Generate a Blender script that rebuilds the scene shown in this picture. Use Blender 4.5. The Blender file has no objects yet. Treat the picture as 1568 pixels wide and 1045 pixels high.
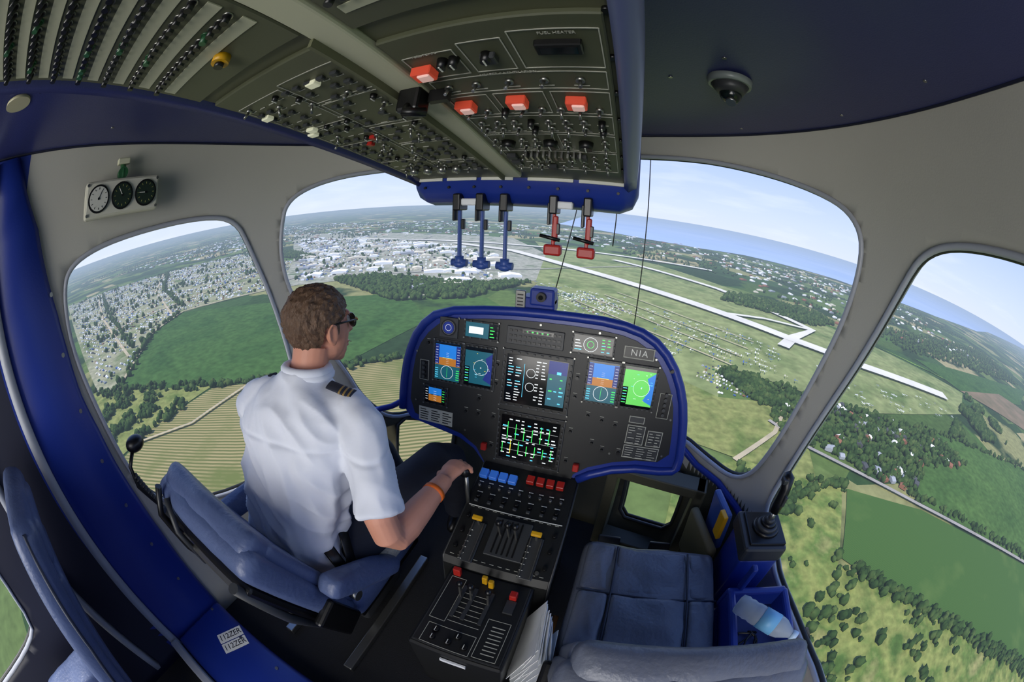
import bpy, bmesh, math, random
import numpy as np
from mathutils import Vector, Matrix, Euler, noise
from mathutils.geometry import delaunay_2d_cdt
random.seed(7); rng=np.random.default_rng(5)
scene=bpy.context.scene
V=Vector
# ------------------------------------------------------------------ helpers
def lin(c):
    return tuple(((v/255)/12.92 if v/255<=.04045 else ((v/255+.055)/1.055)**2.4) for v in c)+(1,)
MATS={}
def mat(name,col=(128,128,128),rough=.5,metal=0,emit=0,nz=0,nscale=20,bump=0,bscale=60,spec=.5,coat=0,stretch=None):
    if name in MATS: return MATS[name]
    m=bpy.data.materials.new(name); m.use_nodes=True; nt=m.node_tree; b=nt.nodes['Principled BSDF']
    c=lin(col); b.inputs['Base Color'].default_value=c; b.inputs['Roughness'].default_value=rough
    b.inputs['Metallic'].default_value=metal
    b.inputs['Specular IOR Level'].default_value=spec
    if coat: b.inputs['Coat Weight'].default_value=coat
    if emit:
        b.inputs['Emission Color'].default_value=c; b.inputs['Emission Strength'].default_value=emit
    tc=nt.nodes.new('ShaderNodeTexCoord'); vec=tc.outputs['Object']
    if stretch:
        mp=nt.nodes.new('ShaderNodeMapping'); mp.inputs['Scale'].default_value=stretch; nt.links.new(vec,mp.inputs[0]); vec=mp.outputs[0]
    if nz:
        n=nt.nodes.new('ShaderNodeTexNoise'); n.inputs['Scale'].default_value=nscale; n.inputs['Detail'].default_value=4
        nt.links.new(vec,n.inputs['Vector'])
        mx=nt.nodes.new('ShaderNodeMix'); mx.data_type='RGBA'
        mx.inputs[6].default_value=tuple(v*(1-nz) for v in c[:3])+(1,); mx.inputs[7].default_value=tuple(min(1,v*(1+nz)) for v in c[:3])+(1,)
        nt.links.new(n.outputs[0],mx.inputs[0]); nt.links.new(mx.outputs[2],b.inputs['Base Color'])
    if bump:
        n2=nt.nodes.new('ShaderNodeTexNoise'); n2.inputs['Scale'].default_value=bscale; n2.inputs['Detail'].default_value=3
        nt.links.new(vec,n2.inputs['Vector'])
        bp=nt.nodes.new('ShaderNodeBump'); bp.inputs['Strength'].default_value=bump; bp.inputs['Distance'].default_value=.01
        nt.links.new(n2.outputs[0],bp.inputs['Height']); nt.links.new(bp.outputs[0],b.inputs['Normal'])
    MATS[name]=m; return m

class MB:
    def __init__(s,name): s.bm=bmesh.new(); s.name=name; s.m=[]; s.M=Matrix.Identity(4)
    def mi(s,m):
        if m not in s.m: s.m.append(m)
        return s.m.index(m)
    def add(s,t,m,M=None,smooth=False):
        MM=s.M@(M or Matrix.Identity(4)); k=s.mi(m); mp={}
        for v in t.verts: mp[v]=s.bm.verts.new(MM@v.co)
        for f in t.faces:
            try: nf=s.bm.faces.new([mp[v] for v in f.verts]); nf.material_index=k; nf.smooth=smooth
            except ValueError: pass
        t.free()
    def box(s,c,size,m,rot=(0,0,0),bev=0,seg=2,smooth=None):
        R=Euler(rot).to_matrix(); c=V(c); k=s.mi(m)
        if not bev:
            vs=[s.bm.verts.new(s.M@(c+R@V((size[0]*a/2,size[1]*b/2,size[2]*d/2)))) for a in (-1,1) for b in (-1,1) for d in (-1,1)]
            for q in ((0,1,3,2),(4,6,7,5),(0,4,5,1),(2,3,7,6),(0,2,6,4),(1,5,7,3)):
                f=s.bm.faces.new([vs[i] for i in q]); f.material_index=k
            return
        t=bmesh.new(); bmesh.ops.create_cube(t,size=1)
        for v in t.verts: v.co=V((v.co.x*size[0],v.co.y*size[1],v.co.z*size[2]))
        bmesh.ops.bevel(t,geom=t.edges[:],offset=bev,segments=seg if bev>.003 else 1,affect='EDGES',profile=.5)
        s.add(t,m,Matrix.Translation(c)@R.to_4x4(),smooth=(bev>.012 if smooth is None else smooth))
    def cyl(s,p0,p1,r0,m,r1=None,seg=14,smooth=True):
        p0=V(p0);p1=V(p1); d=p1-p0
        if d.length<1e-6:return
        r1=r0 if r1 is None else r1; d.normalize(); a=d.orthogonal().normalized(); b=d.cross(a); k=s.mi(m)
        R=[[s.bm.verts.new(s.M@(p+(a*math.cos(2*math.pi*i/seg)+b*math.sin(2*math.pi*i/seg))*r)) for i in range(seg)] for p,r in ((p0,r0),(p1,r1))]
        for i in range(seg):
            f=s.bm.faces.new((R[0][i],R[0][(i+1)%seg],R[1][(i+1)%seg],R[1][i])); f.material_index=k; f.smooth=smooth
        for r in (R[0][::-1],R[1]): f=s.bm.faces.new(r); f.material_index=k
    def sph(s,c,r,m,seg=16,rot=(0,0,0)):
        t=bmesh.new(); bmesh.ops.create_uvsphere(t,u_segments=seg,v_segments=max(6,seg*2//3),radius=1)
        r=(r,r,r) if isinstance(r,(int,float)) else r
        s.add(t,m,Matrix.Translation(c)@Euler(rot).to_matrix().to_4x4()@Matrix.Diagonal((*r,1)),smooth=True)
    def loft(s,rings,m,cap=True,smooth=True,closed=False):
        k=s.mi(m); R=[[s.bm.verts.new(s.M@V(p)) for p in r] for r in rings]; n=len(R[0])
        N=len(R) if closed else len(R)-1
        for i in range(N):
            a=R[i];b=R[(i+1)%len(R)]
            for j in range(n):
                f=s.bm.faces.new((a[j],a[(j+1)%n],b[(j+1)%n],b[j])); f.material_index=k; f.smooth=smooth
        if cap and not closed:
            for r in (R[0][::-1],R[-1]):
                f=s.bm.faces.new(r); f.material_index=k
    def tube(s,pts,r,m,seg=8,closed=False,cap=True,flat=1.0,ref=None):
        pts=[V(p) for p in pts]; n=len(pts); rings=[]; ref=V(ref) if ref is not None else None
        for i,p in enumerate(pts):
            if closed: d=pts[(i+1)%n]-pts[i-1]
            else: d=pts[min(i+1,n-1)]-pts[max(i-1,0)]
            d.normalize()
            if ref is None: ref=d.orthogonal().normalized()
            ref=(ref-d*ref.dot(d)).normalized(); q=d.cross(ref)
            rr=r[i] if isinstance(r,(list,tuple)) else r
            rings.append([p+ref*math.cos(2*math.pi*k/seg)*rr+q*math.sin(2*math.pi*k/seg)*rr*flat for k in range(seg)])
        s.loft(rings,m,cap=cap,closed=closed)
    def prism(s,outline,y0,y1,m,bev=0):   # outline in local XZ, extruded along Y
        t=bmesh.new(); a=[t.verts.new((x,y0,z)) for x,z in outline]; b=[t.verts.new((x,y1,z)) for x,z in outline]
        n=len(a); f0=t.faces.new(a); f1=t.faces.new(b[::-1])
        for i in range(n): t.faces.new((a[(i+1)%n],a[i],b[i],b[(i+1)%n]))
        bmesh.ops.recalc_face_normals(t,faces=t.faces[:])
        if bev:
            e=[e for e in f0.edges]+[e for e in f1.edges]
            bmesh.ops.bevel(t,geom=e,offset=bev,segments=2,affect='EDGES')
        s.add(t,m)
    def quad(s,pts,m):
        k=s.mi(m); f=s.bm.faces.new([s.bm.verts.new(s.M@V(p)) for p in pts]); f.material_index=k
    def done(s,parent=None,recalc=True):
        if recalc: bmesh.ops.recalc_face_normals(s.bm,faces=s.bm.faces[:])
        me=bpy.data.meshes.new(s.name); s.bm.to_mesh(me); s.bm.free()
        for m in s.m: me.materials.append(m)
        o=bpy.data.objects.new(s.name,me); scene.collection.objects.link(o)
        if parent: o.parent=parent
        return o
def empty(name,loc=(0,0,0)):
    o=bpy.data.objects.new(name,None); scene.collection.objects.link(o); o.empty_display_size=.1; return o
def text(name,body,size,M,m,parent,ext=.0003,align='CENTER'):
    c=bpy.data.curves.new(name,'FONT'); c.body=body; c.size=size; c.align_x=align; c.align_y='CENTER'; c.extrude=ext; c.materials.append(m)
    o=bpy.data.objects.new(name,c); scene.collection.objects.link(o); o.matrix_world=M; o.parent=parent; return o
def pydata(name,vs,fs,mats,midx=None,smooth=False,parent=None):
    me=bpy.data.meshes.new(name); me.from_pydata(vs,[],fs)
    for m in mats: me.materials.append(m)
    if midx is not None: me.polygons.foreach_set('material_index',np.array(midx,dtype=np.int32))
    if smooth: me.polygons.foreach_set('use_smooth',np.ones(len(me.polygons),dtype=bool))
    me.update(); o=bpy.data.objects.new(name,me); scene.collection.objects.link(o); o.parent=parent; return o
def npmesh(name,vs,fs,mats):   # fast triangle mesh from numpy arrays
    me=bpy.data.meshes.new(name); nv,nf=len(vs),len(fs)
    me.vertices.add(nv); me.vertices.foreach_set('co',np.ascontiguousarray(vs,dtype=np.float32).ravel())
    me.loops.add(nf*3); me.loops.foreach_set('vertex_index',np.ascontiguousarray(fs,dtype=np.int32).ravel())
    me.polygons.add(nf); me.polygons.foreach_set('loop_start',np.arange(0,nf*3,3,dtype=np.int32))
    for m in mats: me.materials.append(m)
    me.update(calc_edges=True); o=bpy.data.objects.new(name,me); scene.collection.objects.link(o); return o
def chaikin(p,it=2):
    for _ in range(it):
        q=[]
        for i in range(len(p)):
            a=V(p[i]);b=V(p[(i+1)%len(p)]); q+= [a*.75+b*.25,a*.25+b*.75]
        p=q
    return p
def remesh(mb,voxel,smooth_it=6,disp=None,name=None):
    o=mb.done()
    r=o.modifiers.new('r','REMESH'); r.mode='VOXEL'; r.voxel_size=voxel; r.use_smooth_shade=True
    if smooth_it:
        sm=o.modifiers.new('s','SMOOTH'); sm.iterations=smooth_it; sm.factor=.5
    dg=bpy.context.evaluated_depsgraph_get(); dg.update()
    me=bpy.data.meshes.new_from_object(o.evaluated_get(dg))
    nm=o.name; mm=[m for m in o.data.materials]
    bpy.data.objects.remove(o)
    if disp:
        nrm=[V(v.normal) for v in me.vertices]
        for v,n in zip(me.vertices,nrm): p=V(v.co); v.co=p+n*disp(p)
    me.materials.clear()
    for m in mm: me.materials.append(m)
    me.polygons.foreach_set('use_smooth',np.ones(len(me.polygons),dtype=bool))
    o=bpy.data.objects.new(nm,me); scene.collection.objects.link(o); return o
# ------------------------------------------------------------------ materials
beige=mat('wall_beige',(176,174,163),.5,nz=.05,nscale=3,bump=.05,bscale=200)
wblue=mat('frame_blue',(28,50,136),.34,nz=.08,nscale=4,bump=.04,bscale=150)
navy=mat('ceiling_navy_leather',(52,57,104),.34,nz=.08,nscale=5,bump=.10,bscale=220)
dnavy=mat('door_navy',(14,18,40),.5)
greytrim=mat('grey_trim',(160,164,172),.4)
seal=mat('window_seal',(40,42,40),.5)
black=mat('black_panel',(25,26,26),.45,nz=.1,nscale=30)
black2=mat('black_knob',(14,14,15),.35)
dkgrey=mat('dark_grey',(52,54,56),.45)
metal=mat('brushed_metal',(150,150,145),.3,metal=.9)
white=mat('white_mark',(225,225,215),.5)
dimw=mat('engraved_mark',(175,175,162),.5)
paper=mat('paper_white',(225,228,230),.6,nz=.04)
olive=mat('overhead_olive',(96,98,73),.5,nz=.08,nscale=12)
strip=mat('breaker_label_strip',(194,194,166),.5)
carpet=mat('floor_carpet',(24,25,28),.9,bump=.4,bscale=300)
leather=mat('seat_leather',(104,109,122),.36,nz=.10,nscale=10,bump=.22,bscale=80)
pleather=mat('pilot_seat_leather',(80,94,130),.40,nz=.12,nscale=10,bump=.25,bscale=60)
piping=mat('seat_piping',(48,54,70),.5)
red=mat('red_handle',(170,34,26),.4)
redlit=mat('red_lit',(196,70,48),.4,emit=.25)
yellow=mat('yellow_handle',(214,160,20),.4)
cblue=mat('switch_blue',(60,120,220),.4,emit=.1)
blueL=mat('lever_blue',(52,80,150),.4)
greenb=mat('green_breaker',(40,90,55),.4)
screenb=mat('screen_black',(6,8,12),.12)
lightpanel=mat('lit_window',(220,220,190),.4,emit=.2)
gl=lambda n,c,e=1.0: mat(n,c,.3,emit=e)
sB=gl('scr_blue',(30,110,190),.7); sBr=gl('scr_brown',(160,100,35),.7); sG=gl('scr_green',(90,190,80),.7); sT=gl('scr_teal',(20,80,95),.6)
sW=gl('scr_white',(215,220,220),.7); sY=gl('scr_yellow',(220,200,60),.8); sg2=gl('scr_brightgreen',(60,220,90),.8); sC=gl('scr_cyan',(90,200,230),.7); sM=gl('scr_navy',(25,40,110),.6)
# ------------------------------------------------------------------ camera (full-frame diagonal fisheye)
fwd=V((-.2721,.8946,-.3544)).normalized(); rt=V((.9520,.3040,.0365)).normalized(); up=rt.cross(fwd).normalized(); rt=fwd.cross(up)
cd=bpy.data.cameras.new('camera'); cam=bpy.data.objects.new('camera',cd); scene.collection.objects.link(cam)
M=Matrix((rt,up,-fwd)).transposed().to_4x4(); M.translation=V((.3,0,1.55)); cam.matrix_world=M
cd.type='PANO'; cd.sensor_fit='HORIZONTAL'; cd.sensor_width=36; cd.sensor_height=24; cd.clip_start=.01; cd.clip_end=200000
cd.panorama_type='FISHEYE_EQUISOLID'; cd.fisheye_lens=13.32; cd.fisheye_fov=4.2
scene.camera=cam
# ------------------------------------------------------------------ gondola shell
NN=2.6
def sc(z): return max(.01,1-abs((z-1.2)/1.9)**2.6)**(1/2.6)
def S(u,z,off=0):
    s=sc(z); sg=1 if u>=0 else -1
    if abs(u)<=90:
        a=math.radians(u); X=math.sin(a);Y=math.cos(a); r=(abs(X)**NN+abs(Y)**NN)**(-1/NN)
        return V(((1.2*s+off)*r*X,.2+(1.45*s+off)*r*Y,z))
    return V((sg*(1.2*s+off),.2-1.45*s*(abs(u)-90)/60,z))
def SU(x,y,z):
    s=sc(z); X=x/(1.2*s); Y=(y-.2)/(1.45*s)
    if Y>=0: return math.degrees(math.atan2(X,Y))
    return (1 if x>0 else -1)*(90-Y*60)
W3={}
W3['windshield']=[(-107,105,151),(-106,107,160),(-101,115,166),(-92,128,170),(-77,143,172),(-60,153,173),(-30,161,176),(0,163,178),(33,160,180),(49,156,181),(66,150,181),(88,133,178),(102,115,173),(106,106,167),(107,103,158),(106.5,107,136),(103,113,110),(100,118,79),(97,121,64),(91,128,57),(79,140,58),(66,148,62),(30,152,62),(-30,152,58),(-66,146,48),(-79,138,46),(-89,131,58),(-95,125,79),(-101,117,95),(-107,107,120),(-108,104,138)]
W3['side_right']=[(104,106,56),(104,108,69),(107,105,100),(111,95,132),(113,84,157),(115,77,165),(116,64,169),(118,40,171),(119,0,172),(119,-30,170),(119,-42,160),(119,-45,110),(118,-38,66),(118,-10,58),(118,25,55),(115,50,48),(111,79,45),(109,90,49)]
W3['side_left']=[(-120,1,148),(-119,4,155),(-119,14,158.5),(-119,34,160),(-116,70,160),(-114,84,156),(-113,90,144),(-110,99,118),(-108,103,86),(-107,101,60),(-109,90,44),(-113,61,39),(-117,20,52),(-119,7,68),(-119,5,85),(-120,3,108),(-120,0,131)]
W3['chin_right']=[(42,140,41),(56,137,44),(70,133,46),(73,133,30),(74,132,16),(60,136,12),(46,139,10),(44,139,25)]
W3['chin_left']=[(-x,y,z) for x,y,z in W3['chin_right']][::-1]
W3['cabin_left']=[(-120,-95,150),(-120,-120,156),(-120,-200,156),(-120,-225,150),(-118,-225,60),(-118,-200,52),(-118,-120,52),(-118,-95,60)]
W3['cabin_right']=[(-x,y,z) for x,y,z in W3['cabin_left']][::-1]
KU=.02
loops={}
for k,p in W3.items():
    q=[V((SU(x/100,y/100,z/100)*KU,z/100)) for x,y,z in p]
    loops[k]=chaikin(q,1 if 'chin' in k else 2)
def inside(p,poly):
    x,y=p; c=False; n=len(poly); xj,yj=poly[n-1]
    for xi,yi in poly:
        if (yi>y)!=(yj>y) and x<(xj-xi)*(y-yi)/(yj-yi)+xi: c=not c
        xj,yj=xi,yi
    return c
UM=225*KU; ZB,ZT=-.0,2.12
pts=[];edges=[]
def addloop(l):
    b=len(pts); n=len(l)
    pts.extend([V((a[0],a[1])) for a in l]); edges.extend([(b+i,b+(i+1)%n) for i in range(n)])
xs_=sorted(set([i*3. for i in range(-75,76)]+[sg*u for sg in (-1,1) for u in np.arange(36,78,1.)])); xs_=[x*KU for x in xs_]
zs_=[ZB+(ZT-ZB)*j/44 for j in range(45)]
addloop([(x,ZB) for x in xs_]+[(UM,z) for z in zs_[1:-1]]+[(x,ZT) for x in xs_[::-1]]+[(-UM,z) for z in zs_[1:-1][::-1]])
for l in loops.values(): addloop(l)
for x in xs_[1:-1]:
    for z in zs_[1:-1]: pts.append(V((x,z)))
vo,eo,fo,_,_,_=delaunay_2d_cdt(pts,edges,[],0,1e-5)
LB=[(min(a[0] for a in l),max(a[0] for a in l),[tuple(a) for a in l]) for l in loops.values()]
vv=[S(p.x/KU,p.y) for p in vo]; ff=[];mi=[]
for f in fo:
    c=sum((vo[i] for i in f),V((0,0)))/len(f)
    if any(a<c.x<b and inside(c,l) for a,b,l in LB): continue
    w=S(c.x/KU,c.y); ff.append(tuple(f))
    if w.y<-.15: mi.append(1 if w.y>-.36 or w.x>0 else 2)
    elif c.y<.50 and w.y>.95: mi.append(3)
    else: mi.append(0)
olivewall=mat('lower_nose_lining',(78,76,60),.6,nz=.1)
shell=pydata('wall_gondola',vv,ff,[beige,wblue,dnavy,olivewall],mi,smooth=True)
so=shell.modifiers.new('s','SOLIDIFY'); so.thickness=.045; so.offset=-1
dotn=sum((p.normal.dot(V((p.center.x,p.center.y-.2,0))) for p in list(shell.data.polygons)[::50]))
so.offset=1 if dotn>0 else -1
for i,(k,l) in enumerate(loops.items()):
    mb=MB('window_%d'%(i+1))
    P=[S(a[0]/KU,a[1],-.004) for a in l]; P2=[S(a[0]/KU,a[1],.022) for a in l]
    mb.tube(P,.010,greytrim if 'chin' not in k else dkgrey,seg=8,closed=True)
    mb.tube(P2,.010,seal,seg=6,closed=True)
    mb.done()
def zc(x,y): return 2.03-.1*y+.06*x
ring=[]
for i in range(-75,76):
    u=i*3; z=1.95
    for _ in range(5): p=S(u,z,.01); z=zc(p.x,p.y)
    ring.append((p.x,p.y,z))
mb=MB('ceiling'); mb.quad(ring,navy); mb.quad([(x,y,z+.05) for x,y,z in ring],navy)
mb.done(recalc=False)
mb=MB('trim_1')
mb.tube([V(S(SU(p[0],p[1],p[2]),p[2],-.004)) for p in ring],.006,dnavy,seg=6); mb.done()
mb=MB('floor')
for i in range(0,75):
    a,b=S(225-i*3,.0,.02),S(225-(i+1)*3,.0,.02)
    for z in (.002,-.05):
        if abs(b.x)>1e-4: mb.quad([(-a.x,a.y,z),(a.x,a.y,z),(b.x,b.y,z),(-b.x,b.y,z)],carpet)
        else: mb.quad([(-a.x,a.y,z),(a.x,a.y,z),(0,b.y,z)],carpet)
mb.done(recalc=False)
mb=MB('wall_back'); mb.box((0,-3.05,1.0),(2.5,.05,2.2),beige); mb.done()
mb=MB('hoop_frame')
yin=[(1.97,-.20),(1.85,-.15),(1.72,-.09),(1.43,-.035),(1.31,-.025),(1.14,-.02),(1.0,0),(.85,.01),(.68,.025),(.5,.035),(.3,.035),(.1,.035),(.0,.035)]
sg=-1; rings=[]
for z,y in yin:
    x=sg*1.2*sc(z); a=x-sg*.035
    rings.append([(x+sg*.02,y,z),(a+sg*.02,y,z),(a,y-.02,z),(a,-.30,z),(a+sg*.015,-.32,z),(x+sg*.02,-.32,z)])
mb.loft(rings,wblue)
rings=[]
for z,y in yin:
    x=sg*1.2*sc(z); a=x-sg*.055
    rings.append([(x,-.31,z),(a,-.31,z),(a,-.355,z),(x,-.355,z)])
mb.loft(rings,greytrim)
mb.box((-.0,-.135,.06),(2.05,.34,.12),wblue,bev=.02)
mb.box((-.0,-.335,.07),(2.05,.05,.13),greytrim,bev=.01)
for k in range(9):
    mb.cyl((-1.0+k*.22,-.02,.12),(-1.0+k*.22,-.02,.124),.008,metal,seg=10)
for z in (.3,.5,.7,.9,1.1,1.3,1.5): mb.cyl((-1.2*sc(z)+.034,-.05,z),(-1.2*sc(z)+.039,-.05,z),.008,metal,seg=10)
hoop=mb.done()
M=Matrix.Translation((-.83,-.05,.1215))@Euler((0,0,math.radians(70))).to_matrix().to_4x4()
lab=MB('placard'); lab.M=M; lab.box((0,0,0),(.14,.05,.001),white); lab.box((0,-.055,0),(.14,.05,.001),white); lab.done(hoop)
for dy in (0,-.055):
    text('placard_text','112ZER',.040,M@Matrix.Translation((0,dy,.001)),black2,hoop)
mb=MB('door_1')
rings=[]
for z in np.linspace(1.96,.06,24):
    y=-.52-.10*math.sin((1.99-z)/1.97*math.pi); x=-1.2*sc(z)+.004
    rings.append([(x,y,z),(x+.031,y-.01,z),(x+.031,y-.04,z),(x,y-.05,z)])
mb.loft(rings,greytrim); mb.box((-1.13,-.75,1.1),(.03,.02,.12),metal,bev=.005); mb.done()
# ------------------------------------------------------------------ overhead console
OHM=Matrix.Translation((0,0,1.82))@Euler((-math.atan(.2),0,0)).to_matrix().to_4x4()
oh=empty('overhead_console')
mb=MB('housing'); mb.M=OHM
mb.box((-.0075,.20,.03),(.585,1.62,.06),olive,bev=.008)
fasc=mat('fascia_blue',(98,106,146),.35)
for sg in (-1,1):
    rings=[]
    for y in np.linspace(-.62,1.02,14):
        zb=1.82-.2*y
        x0=.280 if sg>0 else -.296; x1=.312 if sg>0 else -.312
        rings.append([(x0,y,zb-.010),(x0+sg*.012,y,zb-.018),(x1,y,zb-.004),(x1+sg*.004,y,zb+.05),(x1+sg*.006,y,zc(x1,y)+.02),(x0-sg*.01,y,zc(x0,y)+.02)])
    MI=OHM.inverted()
    rings=[[MI@V(p) for p in r] for r in rings]
    mb.loft(rings,fasc if sg>0 else navy)
mb.done(oh)
mb=MB('front_cap')
rings=[]
prof=[(.97,1.645),(.985,1.585),(1.01,1.555),(1.06,1.545),(1.12,1.56),(1.17,1.62),(1.2,1.75),(1.2,1.92),(.97,1.92)]
for x,kx in ((-.33,.75),(-.32,.92),(-.29,1),(0,1),(.27,1),(.305,.92),(.32,.75)):
    cy_,cz_=1.08,1.75
    rings.append([(x,cy_+(y-cy_)*kx,cz_+(z-cz_)*kx) for y,z in prof])
mb.loft(rings,wblue)
for x0,x1 in ((-.30,-.22),(-.205,-.115),(-.10,-.01),(.03,.15),(.165,.28)):
    mb.box(((x0+x1)/2,.972,1.622),(x1-x0,.004,.010),white,rot=(-.25,0,0))
for x in (-.14,.125):
    mb.box((x,.995,1.555),(.05,.03,.02),paper,bev=.003)
for i in range(8): mb.cyl((-.28+i*.078,.984,1.60),(-.28+i*.078,.974,1.598),.004,black2,seg=8)
mb.done(oh)
def lever(x,zb,m,name,h):
    mb=MB(name)
    mb.box((x,1.0,1.555),(.022,.06,.05),black2,bev=.004)
    mb.box((x,1.0,(1.56+zb)/2),(.009,.014,1.56-zb),m,bev=.002)
    mb.box((x-.012,.995,1.53),(.008,.03,.06),black2,bev=.002)
    mb.box((x+.012,.998,1.49),(.01,.012,.03),black2,bev=.002)
    if h=='t':
        mb.cyl((x-.024,1.0,zb),(x+.024,1.0,zb),.011,m,seg=12); mb.cyl((x,1.0,zb+.02),(x,1.0,zb-.008),.013,m,seg=12); mb.sph((x,1,zb-.004),(.02,.016,.012),m)
    else:
        mb.box((x,1.0,zb+.012),(.048,.03,.030),m,bev=.006); mb.cyl((x-.035,.99,zb+.05),(x+.02,.99,zb+.04),.005,black2); mb.box((x+.004,1,zb+.07),(.014,.018,.07),m,bev=.003)
    mb.done(oh)
for x in (-.175,-.105,-.035): lever(x,1.375,blueL,'blue_lever','t')
for x in (.10,.19): lever(x,1.42,red,'red_lever','r')
mb=MB('switch_panels'); mb.M=OHM
mb.box((.005,.42,-.006),(.045,1.05,.016),strip,bev=.004)
mb.box((-.014,.60,-.02),(.006,.66,.012),olive)
panel2=mat('overhead_panel',(82,85,65),.45,nz=.1)
mb.box((.152,.62,-.004),(.245,.58,.01),panel2,bev=.002)
mb.box((-.155,.60,-.004),(.26,.62,.01),panel2,bev=.002)
mb.box((-.155,-.02,-.004),(.26,.56,.01),panel2,bev=.002)
mb.box((.152,-.0,-.004),(.245,.58,.01),panel2,bev=.002)
def outline(x0,y0,x1,y1,m=dimw,w=.0014,z=-.0098):
    for a,b,c,d in ((x0,y0,x1,y0),(x0,y1,x1,y1)): mb.box(((a+c)/2,b,z),(abs(c-a),w,.001),m)
    for a,b,c,d in ((x0,y0,x0,y1),(x1,y0,x1,y1)): mb.box((a,(b+d)/2,z),(w,abs(d-b),.001),m)
def dash(x,y,w=.02,m=dimw): mb.box((x,y,-.0098),(w,.0018,.001),m)
def toggle(x,y,m=metal):
    mb.cyl((x,y,-.008),(x,y,-.014),.006,metal,seg=10); mb.cyl((x,y,-.014),(x+random.uniform(-.002,.002),y+random.choice((-.006,.006)),-.026),.0025,m,seg=8)
def knob(x,y,r=.010,m=black2,h=.016): mb.cyl((x,y,-.008),(x,y,-.008-h),r,m,r1=r*.85,seg=16); mb.box((x,y,-.0085-h),(.002,r*1.6,.001),white)
def btn(x,y,w=.02,m=dkgrey,h=.010,d=None): mb.box((x,y,-.009-h/2),(w,d or w,h),m,bev=.0015)
for g in ((.04,.375,.105,.435),(.115,.365,.165,.435),(.175,.355,.268,.435),(.04,.445,.268,.49),(.04,.50,.10,.57),(.11,.50,.18,.57),(.19,.50,.268,.57),(.04,.58,.268,.65),(.04,.66,.16,.74),(.17,.66,.268,.74),(.04,.75,.268,.87)): outline(*g)
btn(.224,.385,.050,black2,.010,.022); mb.box((.224,.385,-.0195),(.040,.013,.001),screenb)
for x,y in ((.053,.41),(.06,.525),(.14,.52),(.222,.525)):
    btn(x,y,.028,redlit,.014,.024); btn(x+.003,y,.017,mat('lit_pink',(235,190,180),.4,emit=.25),.017,.017)
for x in (.085,.10,.14): knob(x,.395,.007)
for x in (.06,.10,.145,.19,.235): toggle(x,.465); dash(x,.482)
btn(.142,.40,.018,dkgrey)
for y in (.555,.60,.63):
    for x in np.arange(.055,.265,.028):
        if random.random()<.75: toggle(x,y)
        else: knob(x,y,.006)
        dash(x,y+.014,.018)
for x in (.07,.15,.215): knob(x,.70,.014)
for y in (.685,.72):
    for x in (.05,.10,.125,.18,.25): toggle(x,y); dash(x,y+.013,.016)
for y in (.775,.81,.845):
    for x in np.arange(.055,.265,.024):
        if random.random()<.9: (toggle if random.random()<.7 else btn)(x,y)
        dash(x,y+.013,.014)
for x in np.arange(.09,.2,.012): mb.box((x,.76,-.016),(.004,.02,.016),metal)
for g in ((-.275,.34,-.16,.50),(-.15,.33,-.035,.42),(-.15,.43,-.035,.55),(-.275,.51,-.16,.62),(-.15,.56,-.035,.66),(-.275,.63,-.16,.76),(-.15,.67,-.035,.79),(-.275,.77,-.16,.88),(-.15,.80,-.035,.88)): outline(*g)
for y in np.arange(.355,.88,.030):
    for x in np.arange(-.262,-.035,.026):
        r=random.random()
        if r<.55: btn(x,y,.013,dkgrey,.006,.010)
        elif r<.70: toggle(x,y)
        elif r<.78: knob(x,y,.006,h=.01)
        if r<.9: dash(x,y+.012,.014)
for x,y in ((-.10,.36),(-.262,.40),(-.262,.52),(-.245,.50)): btn(x,y,.020,lightpanel,.008,.016)
for x,y in ((-.17,.60),(-.20,.63)): btn(x,y,.014,red,.008)
for x in (-.23,-.19,-.15,-.11): knob(x,.855,.012,metal)
mb.box((.01,.46,-.03),(.035,.035,.04),black2,bev=.005); mb.tube([(.01,.45,-.04),(.02,.43,-.06),(.04,.45,-.055)],.007,black2); mb.box((.045,.47,-.02),(.03,.01,.02),black2)
for k,y in enumerate(np.arange(.19,-.62,-.052)):
    mb.box((-.155,y,-.0095),(.235,.021,.002),strip)
    for x in np.arange(-.262,-.04,.0165):
        c=black2 if random.random()<.86 else greenb
        mb.cyl((x,y-.026,-.008),(x,y-.026,-.022),.0052,c,seg=9)
        mb.cyl((x,y-.026,-.008),(x,y-.026,-.011),.0072,c if c is greenb else metal,seg=10)
mb.cyl((-.13,.212,-.008),(-.13,.212,-.02),.013,yellow,seg=18); mb.cyl((-.13,.212,-.018),(-.13,.212,-.026),.007,black2,seg=12)
for y in np.arange(-.2,.28,.05):
    mb.box((.155,y,-.0095),(.22,.015,.002),strip)
    for x in np.arange(.05,.26,.018): mb.cyl((x,y-.023,-.008),(x,y-.023,-.02),.005,black2,seg=8)
for x in (-.287,.277):
    for y in np.arange(-.3,.95,.09): mb.cyl((x,y,-.0005),(x,y,-.006),.004,black2,seg=10)
mb.done(oh)
RX=Matrix.Rotation(math.pi,4,'X')
for s_,x,y,z_ in (('FUEL HEATER',.225,.362,.0065),('HEATER & VENTILATION',.15,.443,.0065),('FUEL PUMPS',.07,.375,.006),('HYDR',.06,.655,.007),('LIGHTS',.10,.745,.007),('ENGINE',-.1,.425,.007)):
    text('label',s_,z_,OHM@Matrix.Translation((x,y,-.0105))@RX,dimw,oh)
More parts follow.
